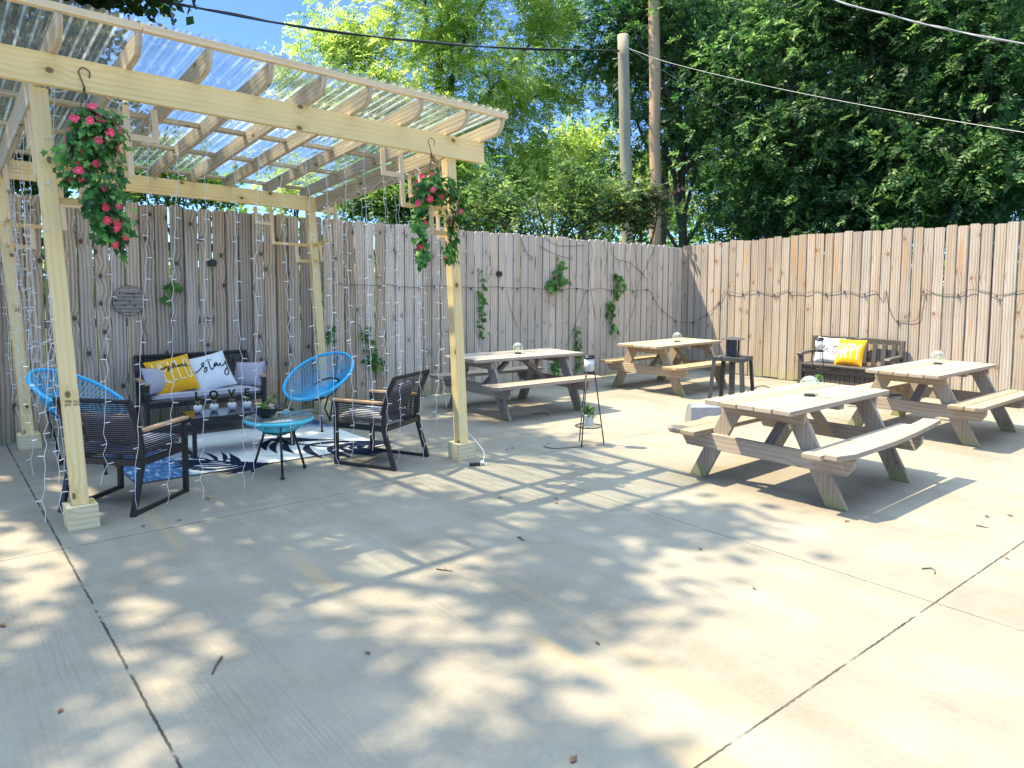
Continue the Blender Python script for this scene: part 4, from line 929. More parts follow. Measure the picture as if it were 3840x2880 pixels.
# ------------------------------------------------------------------ things on the fence
YF = YB-.008
t = thing('round_game_board', 'round plank hook board with numbers on the back fence above the loveseat', 'game board', (1.694, YF, 1.372))
m = MB(); r = random.Random(6)
for i in range(6):
    z0, z1 = -.152+i*.0507, -.152+(i+1)*.0507-.001; p = []
    for k in range(9): z = z0+(z1-z0)*k/8; p.append((math.sqrt(max(0, .1525**2-z*z)), z))
    p = p+[(-x, z) for x, z in p[::-1]]
    m.prism(p, (0, -.001, 0), (1, 0, 0), (0, 0, 1), (0, -.018, 0), grain='x')
m.build('plank_disc', M['plaque'], t)
m = MB(); m.tube([(.1535*math.cos(2*PI*i/48), -.010, .1535*math.sin(2*PI*i/48)) for i in range(48)], [.0045]*48, 6, closed=True); m.build('rim', M['bark'], t)
text_obj('lettering', 'hookey', .030, M['ink'], t, (.012, -.0205, .075), bold=.0004)
NUM = {'1': (0, .128), '2': (.092, .085), '3': (.128, 0), '4': (.098, -.092), '5': (.0, -.125), '6': (-.088, -.098), '7': (-.128, 0), '8': (-.088, .088), '11': (-.045, .035), '12': (.046, .038), '13': (0, -.008), '9': (-.045, -.048), '10': (.046, -.052)}
for k, (x, z) in NUM.items():
    text_obj('numeral', k, .026, M['ink'], t, (x, -.0205, z-.008), bold=.0005)
    hk = MB(); hk.tube([(x, -.019, z+.012), (x, -.034, z+.011), (x, -.036, z+.020)], .0022, 5); hk.build('hook', M['wire'], t)
for lb, x, z, rr in (('small oval black solar light on the shaded fence above the loveseat', 2.532, 1.776, 0), ('small oval black solar light on the back fence right of the pergola', 6.575, 1.695, 0)):
    t = thing('fence_light', lb, 'solar light', (x, YF, z), 0, 'solar lights on the back fence')
    m = MB(); m.prism([(.050*math.copysign(abs(math.cos(a))**.7, math.cos(a)), .039*math.copysign(abs(math.sin(a))**.7, math.sin(a))) for a in [2*PI*i/28 for i in range(28)]], (0, 0, 0), (1, 0, 0), (0, 0, 1), (0, -.026, 0)); m.build('housing', M['socket'], t, .004)
    m = MB(); m.prism([(-.03, -.019), (.03, -.019), (.03, .02), (-.03, .02)], (0, -.0275, 0), (1, 0, 0), (0, 0, 1), (0, -.002, 0)); m.build('solar_cell', M['solar'], t)
def bulbs(label, pts, spots, group):
    o = pts[0]; t = thing('bulb_string', label, 'string lights', o, 0, group); sp = smooth_path([Vector(p)-o for p in pts], 6); m = MB(); m.tube(sp, .0032, 5); m.build('cable', M['wire'], t)
    for p in spots:
        d = min(sp, key=lambda q: (q-(Vector(p)-o)).length); b = MB()
        b.lathe([(.0095, 0), (.0105, -.006), (.0105, -.024), (.008, -.027)], 10, d, 0); b.lathe([(.008, -.026), (.0135, -.036), (.0145, -.047), (.010, -.058), (1e-6, -.062)], 10, d, 1); b.build('bulb', [M['socket'], M['bulb']], t)
def bf(px, py): v = at(px, py, 'y', YF-.006); v.x = min(v.x, XR-.03); return v
def sf(px, py): v = at(px, py, 'x', XR-.014); v.y = min(v.y, YB-.04); return v
q = lambda x, y: (1400+x*.3617, 800+y*.3617); q2 = lambda x, y: (2200+x*.3617, 800+y*.3617); q3 = lambda x, y: (3040+x*.3617, 800+y*.3617)
P1 = [bf(1280, 1062), bf(1282, 1066)]+[bf(*q(x, y)) for x, y in ((0, 748), (170, 740), (270, 755), (450, 768), (610, 752), (780, 758), (930, 765), (1100, 772), (1285, 762), (1440, 775), (1610, 770), (1790, 790), (1960, 792), (2110, 776))]+[bf(*q2(x, y)) for x, y in ((10, 800), (140, 775), (260, 803), (380, 803), (420, 783), (500, 806), (640, 790), (690, 870), (780, 1000), (920, 1112), (985, 1125))]
P1 += [sf(*q2(x, y)) for x, y in ((1095, 1128), (1250, 1045), (1370, 920), (1430, 800))]
B1 = [bf(*q(x, y)) for x, y in ((70, 750), (270, 757), (470, 768), (650, 756), (1005, 768), (1175, 770), (1335, 768), (1495, 775), (1680, 784), (1965, 792), (2105, 778))]+[bf(*q2(x, y)) for x, y in ((15, 800), (255, 800), (380, 800), (490, 805), (610, 795), (690, 870), (778, 1000), (920, 1112))]+[sf(*q2(x, y)) for x, y in ((1095, 1128), (1255, 1045), (1375, 915))]
bulbs('black bulb string along the back fence, sagging into the corner', P1, B1, 'bulb strings on the fences')
P2 = [sf(*q2(x, y)) for x, y in ((1430, 800), (1530, 825), (1620, 832), (1730, 800), (1830, 825), (1945, 838), (2075, 800), (2110, 818))]+[sf(*q3(x, y)) for x, y in ((-60, 828), (60, 802), (160, 830), (350, 805), (490, 838), (560, 832), (640, 803), (690, 825), (740, 905), (780, 800), (800, 930), (850, 1070), (905, 1112), (1090, 1108), (1130, 1000), (1170, 805), (1240, 815), (1330, 840), (1530, 842), (1660, 792), (1850, 820), (1930, 848), (2050, 835), (2200, 800), (2300, 822), (2450, 830))]
B2 = [sf(*q2(x, y)) for x, y in ((1455, 808), (1620, 832), (1780, 812), (1945, 838), (2112, 818))]+[sf(*q3(x, y)) for x, y in ((160, 830), (355, 805), (562, 832), (905, 1112), (1175, 805), (1535, 842), (1925, 848))]
bulbs('black bulb string with clear bulbs across the sunlit fence above the bench', P2, B2, 'bulb strings on the fences')

def vine(label, stem, seed, n, size, spread=.06, frm=0.0, to=1.0, plane='b'):
    pts = smooth_path([bf(*p) if plane == 'b' else sf(*p) for p in stem], 5); o = pts[0]; t = thing('climbing_vine', label, 'vine', o, 0, 'vines on the back fence'); r = random.Random(seed)
    m = MB(); m.tube([p-o for p in pts], .0035, 4); m.build('stem', M['vine_stem'], t)
    if n:
        n = int(n*1.4); m = MB(); out = Vector((0, -1, 0))
        for i in range(n):
            p = pts[int((frm+(to-frm)*r.random())*(len(pts)-1))]-o+Vector((r.gauss(0, spread), -r.uniform(.005, .06), r.gauss(0, spread*.6)))
            leaf_poly(m, p, (r.uniform(-1, 1), -.3, r.uniform(-1.2, .4)), (out+rand_dir(r)*.5), size*r.uniform(.6, 1.2), size*r.uniform(.55, .9), 'ivy' if i % 3 else 'oval')
        m.build('foliage', M['vine'], t)
vine('leafy vine left of the oval solar light on the back fence', [q(1105, 1400), q(1100, 1150), q(1095, 950), q(1090, 760), q(1090, 570)], 1, 34, .075, .05, .15)
vine('large leafed vine clump above the bulb string on the back fence', [q(1840, 800), q(1850, 730), q(1930, 700), q(1940, 600), q(1910, 490)], 2, 34, .11, .06)
vine('hanging green vine column near the back corner above the sunlit table', [q2(270, 1210), q2(240, 1080), q2(220, 960), q2(290, 900), q2(300, 780), q2(320, 700), q2(290, 640)], 3, 60, .095, .055)
vine('small vine on the shaded fence behind the right rope armchair', [(1405, 1385), (1395, 1330), (1370, 1270), (1345, 1215)], 4, 40, .075, .05)
vine('thin vine beside the right back pergola post', [(1235, 1290), (1232, 1250), (1236, 1215)], 5, 14, .07, .03)
vine('sprig of vine above the round game board', [(610, 1120), (622, 1090), (640, 1065), (655, 1070)], 6, 9, .09, .03)
vine('trailing vine behind the greyed picnic table', [q(2105, 1600), q(2110, 1450), q(2100, 1300), q(2110, 1180)], 7, 80, .05, .045)
vine('vine low on the fence under the greyed table edge', [q(1880, 1650), q(1870, 1580), q(1880, 1520)], 8, 36, .055, .05)
r = random.Random(44)
DV = [[q2(30, 260), q2(60, 420), q2(30, 640), q2(70, 960), q2(100, 1100)], [q2(170, 280), q2(210, 430), q2(190, 640)], [q2(490, 310), q2(530, 560), q2(640, 700)], [q2(720, 330), q2(620, 560), q2(540, 720), q2(500, 950), q2(400, 1230)], [q2(400, 500), q2(450, 680), q2(500, 880)], [q2(250, 330), q2(290, 460), q2(460, 520), q2(600, 640)],
      [q(1530, 270), q(1600, 420), q(1660, 460)], [q(1720, 340), q(1880, 420), q(2060, 480)], [q(1760, 240), q(1900, 330), q(2060, 340), q(2190, 330)], [q(2200, 800), q(2120, 1080), q(2000, 1380)], [q(1390, 800), q(1420, 980), q(1500, 1180)], [q(1180, 540), q(1170, 720), q(1240, 560)]]
for i, s in enumerate(DV):
    vine('bare brown leafless vine stem clinging to the back fence', s, 60+i, 0, .05)

# ------------------------------------------------------------------ hanging baskets
def basket(label, px, py, yv, drop, rad, trails, nball, nfl, seed, s):
    hp = at(px, py, 'y', yv); t = thing('hanging_basket', label, 'hanging basket', hp, 0, 'hanging flower baskets on the front beam'); r = random.Random(seed)
    m = MB(); m.tube(smooth_path([(.030, -.002, -.035), (.034, -.004, .0), (.0, -.006, .022), (-.026, -.006, -.005), (-.012, -.004, -.05), (.0, -.003, -.085), (.006, -.003, -.10), (-.002, -.003, -.105)], 5), .0033, 6); m.build('hook', M['wire'], t)
    ce = Vector((.0, -.115, -drop)); top = Vector((0, -.008, -.10)); bw = .085*s
    for k in range(3):
        a = 2*PI*k/3+.5; e = ce+Vector((bw*math.cos(a), bw*math.sin(a), 0)); c = MB(); n = int((e-top).length/.017)
        for i in range(n):
            p = top.lerp(e, (i+.5)/n); d = (e-top).normalized(); sd = d.orthogonal().normalized() if i % 2 else d.cross(d.orthogonal()).normalized()
            c.tube([p+d*.011*math.cos(2*PI*j/8)+sd*.0042*math.sin(2*PI*j/8) for j in range(8)], .0014, 4, closed=True)
        c.build('chain', M['wire'], t)
    b = MB(); b.lathe([(1e-6, -.085*s)]+[(bw*math.sin(PI/2*i/6), -.085*s*math.cos(PI/2*i/6)) for i in range(1, 7)]+[(bw*.9, -.004), (1e-6, -.01)], 18, ce); b.build('coco_liner', M['coco'], t)
    w = MB()
    for k in range(4):
        a = PI*k/4; w.tube([ce+Vector(((bw+.002)*math.cos(a)*math.cos(PI*i/16), (bw+.002)*math.sin(a)*math.cos(PI*i/16), -(.087*s)*math.sin(PI*i/16))) for i in range(17)], .0018, 4)
    w.tube([ce+Vector(((bw+.002)*math.cos(2*PI*i/24), (bw+.002)*math.sin(2*PI*i/24), 0)) for i in range(24)], .0024, 4, closed=True); w.build('wire_frame', M['wire'], t)
    lf = MB(); st = MB(); spots = []
    for i in range(nball):
        d = rand_dir(r, .25); p = ce+Vector((d.x*rad[0]+(.045 if nfl > 32 else 0), d.y*rad[1], d.z*rad[2]+.03))*r.uniform(.55, 1.08); spots.append(p)
    for tr in trails:
        sp = smooth_path([ce+Vector(v) for v in tr[:-1]], 8); st.tube(sp, .002, 4); wid = tr[-1]
        for i in range(int(len(sp)*wid[1])):
            f = r.random()**.8; p = sp[int(f*(len(sp)-1))]; spots.append(p+Vector((r.gauss(0, wid[0]*(1-.55*f)), r.gauss(0, wid[0]*.6), r.gauss(0, .012))))
    for p in spots:
        o = (p-ce); o.z *= .25; o = (o.normalized() if o.length > 1e-4 else Vector((0, -1, 0)))
        leaf_poly(lf, p, o*.7+Vector((0, -.35, -.75))+rand_dir(r)*.65, o+Vector((0, -.6, .35))+rand_dir(r)*.35, .058*r.uniform(.6, 1.15)*s, .052*r.uniform(.6, 1.1)*s, 'ivy')
        if r.random() < .3: st.tube([p, p+rand_dir(r)*.03, p+rand_dir(r)*.05], .0011, 3)
    for i in range(nfl):
        p = spots[r.randrange(len(spots))]; o = (p-ce); o.z *= .3; o = (o.normalized()+Vector((0, -.7, 0))).normalized(); c = p+o*.035
        a0 = r.uniform(0, 6); u = o.orthogonal().normalized(); v = o.cross(u); fl = MB()
        for k in range(5):
            a = a0+2*PI*k/5; dd = u*math.cos(a)+v*math.sin(a); leaf_poly(fl, (0, 0, 0), dd+o*r.uniform(.1, .9), o, .027*r.uniform(.75, 1.15), .030*r.uniform(.75, 1.15), 'petal', 0)
        fl.ball(o*.004, .0045, 4, 1); fl.tube([-o*.03, (0, 0, 0)], [.002, .005], 5, 0); fl.build('flower', [M['petal'], M['petal_core']], t, loc=tuple(c))
    lf.build('foliage', M['ivy'], t); st.build('trailing_stems', M['ivy'], t)
basket('large hanging basket of ivy and pink flowers by the left front post', 312, 268, 5.182, .44, (.155, .15, .18),
       [((0, -.05, -.05), (.03, -.12, -.25), (.07, -.12, -.38), (.09, -.12, -.50), (.07, -.11, -.60), (.08, 8.0)), ((-.05, -.05, 0), (-.03, -.12, -.2), (.04, -.11, -.38), (.03, -.11, -.52), (.06, 5.5)), ((.1, 0, 0), (.14, -.05, -.2), (.13, -.06, -.40), (.13, -.05, -.55), (.15, -.05, -.72), (.02, 1.0)), ((-.08, 0, 0), (-.12, -.02, -.15), (-.11, 0, -.28), (.04, 3.0))], 400, 36, 3, 1.0)
basket('smaller hanging basket of ivy and pink flowers by the right front post', 1615, 528, 5.137, .43, (.21, .13, .11),
       [((-.09, -.02, 0), (-.19, -.03, -.15), (-.19, -.03, -.30), (-.185, -.03, -.47), (-.175, -.03, -.60), (.045, 5.5)), ((.08, -.02, 0), (.13, -.03, -.18), (.12, -.03, -.30), (.10, -.03, -.46), (.085, -.03, -.58), (.05, 6.0)), ((-.12, 0, .02), (-.19, -.02, -.05), (-.19, -.02, -.2), (.03, 2.0)), ((.12, 0, .0), (.2, -.02, -.08), (.2, -.02, -.25), (.035, 3.4))], 260, 30, 9, 1.0)
# ------------------------------------------------------------------ trees
def leaf_cloud(name, cen, per, spread, size, mat, parent, seed, aspect=.42, droop=.3, jitter=.35, flat=.75, spray=0):
    rg_ = np.random.default_rng(seed); cen = np.asarray(cen, float)
    if spray:            # leaflets set in two rows along drooping twigs
        k = max(1, per//spray); S = len(cen)*k; o = np.repeat(cen, k, 0)+rg_.normal(size=(S, 3))*np.array([1, 1, flat])*spread
        mid = cen.mean(0); dv = rg_.normal(size=(S, 3))+.8*(o-mid)/(np.linalg.norm(o-mid, axis=1)[:, None]+.1); dv[:, 2] = dv[:, 2]*.5-droop; dv /= np.linalg.norm(dv, axis=1)[:, None]
        up = rg_.normal(size=(S, 3))*.45+np.array([0, 0, 1.0]); sd = np.cross(dv, up); sd /= np.linalg.norm(sd, axis=1)[:, None]+1e-9; nn = np.cross(sd, dv)
        T = S*spray; i = np.tile(np.arange(spray), S); sg = np.where(i % 2 == 0, 1.0, -1.0)[:, None]; f = ((i//2)/(spray/2))[:, None]
        O, D, SD, NN = (np.repeat(q, spray, 0) for q in (o, dv, sd, nn)); Ls = size*rg_.uniform(2.2, 3.6, S).repeat(spray)[:, None]
        d = D*.55+SD*sg*(1-.4*f)+NN*rg_.normal(0, .22, (T, 1)); d[:, 2] -= .25*droop; d /= np.linalg.norm(d, axis=1)[:, None]
        n = NN+rg_.normal(size=(T, 3))*.35; c = O+D*Ls*f-NN*Ls*.25*f*f+d*size*.5
    else:
        T = len(cen)*per; c = np.repeat(cen, per, 0)+rg_.normal(size=(T, 3))*np.array([1, 1, flat])*spread
        d = rg_.normal(size=(T, 3)); d[:, 2] -= droop*1.5; d /= np.linalg.norm(d, axis=1)[:, None]; n = rg_.normal(size=(T, 3)); n[:, 2] += .9
    s = np.cross(d, n); s /= np.linalg.norm(s, axis=1)[:, None]+1e-9
    L = (size*(1+jitter*rg_.uniform(-1, 1, T)))[:, None]; w = L*aspect
    v = np.empty((T, 4, 3)); v[:, 0] = c-d*L*.5; v[:, 1] = c+s*w*.5-d*L*.05; v[:, 2] = c+d*L*.5; v[:, 3] = c-s*w*.5-d*L*.05
    me = bpy.data.meshes.new(name); me.vertices.add(T*4); me.vertices.foreach_set('co', v.ravel()); me.loops.add(T*4); me.loops.foreach_set('vertex_index', np.arange(T*4, dtype=np.int32))
    me.polygons.add(T); me.polygons.foreach_set('loop_start', np.arange(T, dtype=np.int32)*4); me.update(calc_edges=True); me.materials.append(mat)
    o = bpy.data.objects.new(name, me); COL.objects.link(o); o.parent = parent; return o
def blob_points(blobs, dens, rg_, shell=.5):
    out = []
    for (c, r) in blobs:
        r = np.array(r if isinstance(r, (tuple, list)) else (r, r, r*.8)); n = max(6, int(dens*r.prod()**.667*4)); u = rg_.normal(size=(n, 3)); u /= np.linalg.norm(u, axis=1)[:, None]
        out.append(np.array(c)+u*r*(rg_.uniform(0, 1, n)**shell)[:, None]*rg_.uniform(.75, 1.15, n)[:, None])
    return np.concatenate(out)
def tree(name, label, cat, base, blobs, mat, seed, dens=7, per=36, spread=.3, size=.14, trunk=.2, aspect=.42, droop=.3, group=None, bark='bark', shell=.5, twigs=1.0, spray=0):
    t = thing(name, label, cat, base, 0, group); B = Vector(base); rg_ = np.random.default_rng(seed); r = random.Random(seed)
    lb = [((Vector(c)-B), q) for c, q in blobs]; low = min(c.z for c, q in lb); topz = max(c.z for c, q in lb)
    pts = blob_points([(tuple(c), q) for c, q in lb], dens, rg_, shell)
    m = MB(); cx = sum(c.x for c, q in lb)/len(lb); cy = sum(c.y for c, q in lb)/len(lb)
    def ax(z): f = max(0, z)/max(topz, .1); return Vector((cx*f**1.3, cy*f**1.3, z))
    tp = [ax(topz*.85*i/10)+Vector((r.gauss(0, .04), r.gauss(0, .04), 0))*(topz/10) for i in range(11)]; tp[0] = Vector((0, 0, -.05))
    m.tube(tp, [trunk*(1.25 if i == 0 else 1-.075*i) for i in range(11)], 9); m.build('trunk', M[bark], t)
    m = MB()
    for c, q in lb:
        s0 = ax(max(.25*low, c.z*r.uniform(.45, .7))); e = Vector(c); mid = s0.lerp(e, .5)+Vector((r.gauss(0, .25), r.gauss(0, .25), r.uniform(0, .5)))
        R0 = trunk*r.uniform(.32, .5); m.tube(smooth_path([s0, mid, e], 4), [R0*(1-.085*k) for k in range(9)], 6)
        rad = max(q) if isinstance(q, (tuple, list)) else q
        for k in range(int(9*twigs)):
            p = pts[r.randrange(len(pts))]; p = Vector(p)
            if (p-e).length < rad*1.4: m.tube([e.lerp(mid, r.uniform(0, .5)), e.lerp(p, .5)+Vector((0, 0, r.uniform(-.1, .15))), p], [R0*.3, R0*.2, R0*.08], 4)
    m.build('limbs', M[bark], t)
    leaf_cloud('crown', pts, per, spread, size, mat, t, seed+1, aspect, droop, spray=spray)
    return t
def pb(lst, d): return [(far(px, py, d+dd), r_) for px, py, r_, dd in lst]
SUNV = Vector((-.34, .49, 1.0))
def gb(gx, gy, z): return (gx+SUNV.x*z, gy+SUNV.y*z, z)
MAPLE = [(gb(.1, 3.3, 11), (1.6, 1.3, 1.1)), (gb(1.8, 4.3, 10.6), (1.1, .9, .9)), (gb(3.0, 3.1, 10.6), (.95, .62, .6)), (gb(2.6, 5.4, 10.2), (.9, .7, .7)), (gb(2.6, 4.1, 10.4), (.6, .4, .4)), (gb(4.3, 6.5, 10), (1.6, 1.3, 1.1)), (gb(1.4, 6.6, 9.6), (2.0, 1.6, 1.3)), (gb(-1.7, 4.4, 11), (1.9, 1.7, 1.4)), (gb(-.5, 1.3, 12), (1.4, 1.2, 1.1)),
         (gb(5.9, 8.0, 9.3), (1.5, 1.2, 1)), (gb(3.2, 8.4, 9.2), (1.9, 1.5, 1.2)), (gb(-2, 8, 9), (2.3, 2, 1.6)), (gb(2.35, 2.5, 11), (.5, .4, .4)), (gb(1.0, 1.75, 11.4), (.7, .5, .5)), (gb(4.7, 5.3, 10.2), (.45, .4, .4)), (gb(3.9, 2.95, 10.4), (.5, .35, .4)), (gb(1.2, 2.8, 11), (.4, .35, .4)),
         ((2.25, 10.8, 5.5), (.75, .8, .62)), ((2.1, 10.9, 5.6), (.8, .8, .6)), ((1.2, 10.9, 5.5), (1.0, .9, .7)), ((1.3, 11.2, 5.2), (.9, .9, .6)), ((.6, 12.1, 3.7), (1.2, .9, .9)), ((1.4, 12.2, 3.5), (.9, .8, .8)), ((1.5, 11.4, 4.75), (.8, .8, .5)), ((1.0, 12.0, 3.4), (1.2, .9, .9)), ((2.1, 12.2, 3.9), (.8, .8, .8)), ((-.2, 12, 3.2), (1.3, 1, 1)), ((1.5, 12.3, 4.5), (.9, .8, .7)), ((-.4, 11.6, 4.9), (1.8, 1.6, 1.5)), ((.9, 11.8, 4.3), (.9, 1, .8)), ((-2.5, 11.2, 6.5), (2.2, 1.6, 1.6))]
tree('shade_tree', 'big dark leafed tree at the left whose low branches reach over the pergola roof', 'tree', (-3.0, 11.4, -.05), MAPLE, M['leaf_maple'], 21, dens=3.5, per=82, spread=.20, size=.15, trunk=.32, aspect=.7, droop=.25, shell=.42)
BR_ = [(1330, 160, 1.5, 0), (1230, 400, 1.15, .5), (1480, 380, 1.7, -.5), (1680, 130, 1.8, 0), (1880, 350, 1.7, 0), (2050, 90, 1.5, .5), (1690, 560, 1.6, -.5), (1400, 620, 1.3, 0), (1980, 610, 1.5, 0), (1850, 760, 1.1, 0), (1600, -170, 2.0, 0), (1950, -180, 2.0, 0), (2080, 330, .9, 1), (1560, 740, 1.1, .5), (1100, 280, .7, 0)]
b0 = far(1640, 900, 20.5); tree('bright_tree', 'tall sunlit yellow-green tree in the middle above the pergola roof edge', 'tree', (b0.x, b0.y, -.05), pb(BR_, 20.5), M['leaf_bright'], 31, dens=13, per=88, spread=.27, size=.125, trunk=.17, spray=11, aspect=.36, droop=.5, shell=.55, twigs=1.5)
b0 = far(2150, 900, 30); tree('bright_tree', 'smaller sunlit tree further back between the bright tree and the utility poles', 'tree', (b0.x, b0.y, -.05), pb([(2180, 560, 1.5, 0), (2120, 720, 1.8, 0), (2260, 760, 1.6, 0), (2050, 650, 1.5, 0), (2480, 760, 1.7, 2), (2400, 640, 1.1, 2)], 30), M['leaf_bright'], 33, dens=9, per=50, spread=.42, size=.22, trunk=.14, aspect=.4, droop=.6)
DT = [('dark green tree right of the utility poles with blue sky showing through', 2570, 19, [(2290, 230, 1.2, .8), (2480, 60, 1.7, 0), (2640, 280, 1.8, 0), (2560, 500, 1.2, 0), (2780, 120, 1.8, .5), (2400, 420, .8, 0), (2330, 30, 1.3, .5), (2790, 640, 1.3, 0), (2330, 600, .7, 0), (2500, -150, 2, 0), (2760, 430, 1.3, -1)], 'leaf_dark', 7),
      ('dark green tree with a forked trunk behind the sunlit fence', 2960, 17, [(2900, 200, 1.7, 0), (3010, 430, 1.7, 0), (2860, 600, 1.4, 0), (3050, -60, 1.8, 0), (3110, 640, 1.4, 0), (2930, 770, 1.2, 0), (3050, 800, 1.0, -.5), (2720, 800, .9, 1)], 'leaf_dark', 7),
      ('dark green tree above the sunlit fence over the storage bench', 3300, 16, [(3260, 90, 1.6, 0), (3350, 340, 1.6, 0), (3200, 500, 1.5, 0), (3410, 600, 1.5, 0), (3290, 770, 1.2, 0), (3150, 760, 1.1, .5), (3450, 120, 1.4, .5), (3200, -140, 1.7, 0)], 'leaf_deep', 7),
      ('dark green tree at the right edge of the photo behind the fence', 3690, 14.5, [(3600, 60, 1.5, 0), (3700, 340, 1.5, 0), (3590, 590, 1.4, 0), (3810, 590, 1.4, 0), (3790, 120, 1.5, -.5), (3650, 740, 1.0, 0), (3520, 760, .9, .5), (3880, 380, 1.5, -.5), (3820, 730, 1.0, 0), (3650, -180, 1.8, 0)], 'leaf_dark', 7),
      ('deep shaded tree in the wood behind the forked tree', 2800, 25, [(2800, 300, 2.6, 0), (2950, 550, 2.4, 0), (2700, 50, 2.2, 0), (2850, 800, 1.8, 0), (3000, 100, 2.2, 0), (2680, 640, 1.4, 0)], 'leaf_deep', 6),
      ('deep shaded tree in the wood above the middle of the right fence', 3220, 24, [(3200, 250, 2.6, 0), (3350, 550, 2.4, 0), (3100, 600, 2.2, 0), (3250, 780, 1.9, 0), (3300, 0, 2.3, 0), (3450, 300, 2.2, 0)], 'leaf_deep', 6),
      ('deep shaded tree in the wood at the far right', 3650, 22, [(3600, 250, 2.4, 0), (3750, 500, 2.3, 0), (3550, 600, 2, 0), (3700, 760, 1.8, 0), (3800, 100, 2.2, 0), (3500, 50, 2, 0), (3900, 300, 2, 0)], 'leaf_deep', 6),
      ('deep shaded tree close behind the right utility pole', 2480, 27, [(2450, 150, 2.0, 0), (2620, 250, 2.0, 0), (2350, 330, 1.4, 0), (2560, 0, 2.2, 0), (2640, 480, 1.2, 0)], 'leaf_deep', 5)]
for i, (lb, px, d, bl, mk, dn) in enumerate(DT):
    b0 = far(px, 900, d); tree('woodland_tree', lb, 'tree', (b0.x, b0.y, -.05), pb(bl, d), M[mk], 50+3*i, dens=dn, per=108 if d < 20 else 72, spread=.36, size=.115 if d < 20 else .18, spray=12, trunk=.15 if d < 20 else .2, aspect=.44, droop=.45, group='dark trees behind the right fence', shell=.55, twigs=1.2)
for lb, px, d, bl, mk, sz, sd in (
    ('dark shrub with reddish leaves showing above the back fence left of the poles', 2080, 13.4, [(1790, 795, .5, 0), (1870, 760, .25, 0), (1935, 815, .45, .3), (2010, 775, .4, 0), (2105, 830, .4, .2), (2155, 770, .42, 0), (2240, 800, .5, .4), (2300, 725, .28, 0), (2350, 815, .4, .3), (1705, 825, .35, 0), (2070, 715, .2, .3), (1800, 880, .35, 0), (1950, 885, .35, 0), (2100, 895, .35, 0), (2240, 890, .35, 0), (1850, 690, .13, .2), (2120, 660, .12, .2), (2210, 700, .14, 0), (2380, 750, .16, .2)], 'leaf_shrub', .105, 71),
    ('dull reddish shrub between the two utility poles above the fence', 2400, 13.8, [(2420, 810, .42, 0), (2360, 770, .35, 0), (2440, 740, .25, 0)], 'leaf_red', .13, 72),
    ('dark green tree seen under the right end of the pergola roof', 1560, 14.5, [(1340, 770, .8, 0), (1480, 740, .9, 0), (1620, 730, .9, 0), (1700, 640, .8, 0), (1420, 650, .8, .5), (1560, 620, .9, .5), (1750, 760, .7, 0)], 'leaf_mid', .12, 73),
    ('sunlit green bush seen under the back beam of the pergola on the left', 640, 15.5, [(480, 690, .6, 0), (600, 690, .7, 0), (740, 690, .7, 0), (660, 600, .7, .5), (520, 590, .7, .5), (830, 720, .4, 0)], 'leaf_mid', .13, 74),
    ('sunlit sapling top showing under the back beam near the right back post', 1080, 16, [(1070, 715, .45, 0), (1150, 700, .4, 0), (1120, 640, .4, .3)], 'leaf_bright', .13, 75),
    ('green bush over the back fence behind the left back post', 200, 12.5, [(120, 640, .6, 0), (260, 660, .55, 0), (380, 670, .5, 0), (30, 620, .6, 0)], 'leaf_mid', .13, 76)):
    b0 = far(px, 900, d); tree('bush' if 'tree' not in lb else 'small_tree', lb, 'shrub' if 'tree' not in lb else 'tree', (b0.x, b0.y, -.05), pb(bl, d), M[mk], sd, dens=13, per=70, spread=.17, size=sz*.9, trunk=.06, aspect=.5, droop=.1, shell=.7, spray=8)

rg2 = np.random.default_rng(5); A = rg2.uniform(math.radians(-12), math.radians(95), 900); D = rg2.uniform(48, 60, 900)
far_pts = np.stack([np.sin(A)*D, np.cos(A)*D, np.abs(rg2.normal(0, 1, 900))*2.0*(1+.5*np.sin(A*23))+.3], 1)
fo = leaf_cloud('far_woods', far_pts, 40, .9, .55, M['leaf_mid'], None, 9, .6, .2); tag(fo, 'far belt of green woods low behind the fences', 'woods', None, 'stuff')

# ------------------------------------------------------------------ utility poles and wires
def upole(label, p_low, p_top, r0, r1, mk, cut):
    a, b = Vector(p_low), Vector(p_top); d = (b-a)/(b.z-a.z); base = a-d*a.z; t = thing('utility_pole', label, 'utility pole', base); n = 14
    m = MB(); m.tube([(b-base)*(i/n)+Vector((math.sin(i*1.7)*.012, math.cos(i*2.1)*.012, 0)) for i in range(n+1)], [r0+(r1-r0)*i/n for i in range(n+1)], 14); m.build('shaft', M[mk], t)
    if cut:
        m = MB(); h = b-base
        for z, a_ in ((-.42, .4), (-.50, 2.2), (-.62, -1.2)): m.tube([h+Vector((0, 0, z))+Vector((math.cos(a_)*r1*.8, math.sin(a_)*r1*.8, 0)), h+Vector((0, 0, z))+Vector((math.cos(a_)*(r1+.10), math.sin(a_)*(r1+.10), .01))], .014, 6)
        m.tube(smooth_path([h+Vector((r1*math.cos(k*.7)*1.02, r1*math.sin(k*.7)*1.02, -.45-.01*k)) for k in range(10)], 3), .008, 4); m.build('hardware', M['steel'], t)
upole('short grey weathered utility pole with a cut top and black cable attached', far(2353, 905, 15.7), far(2336, 132, 15.7), .135, .118, 'pole_grey', True)
upole('tall brown utility pole running out of the top of the photo', far(2459, 905, 17.8), far(2449, -500, 17.8), .148, .128, 'pole_brown', False)
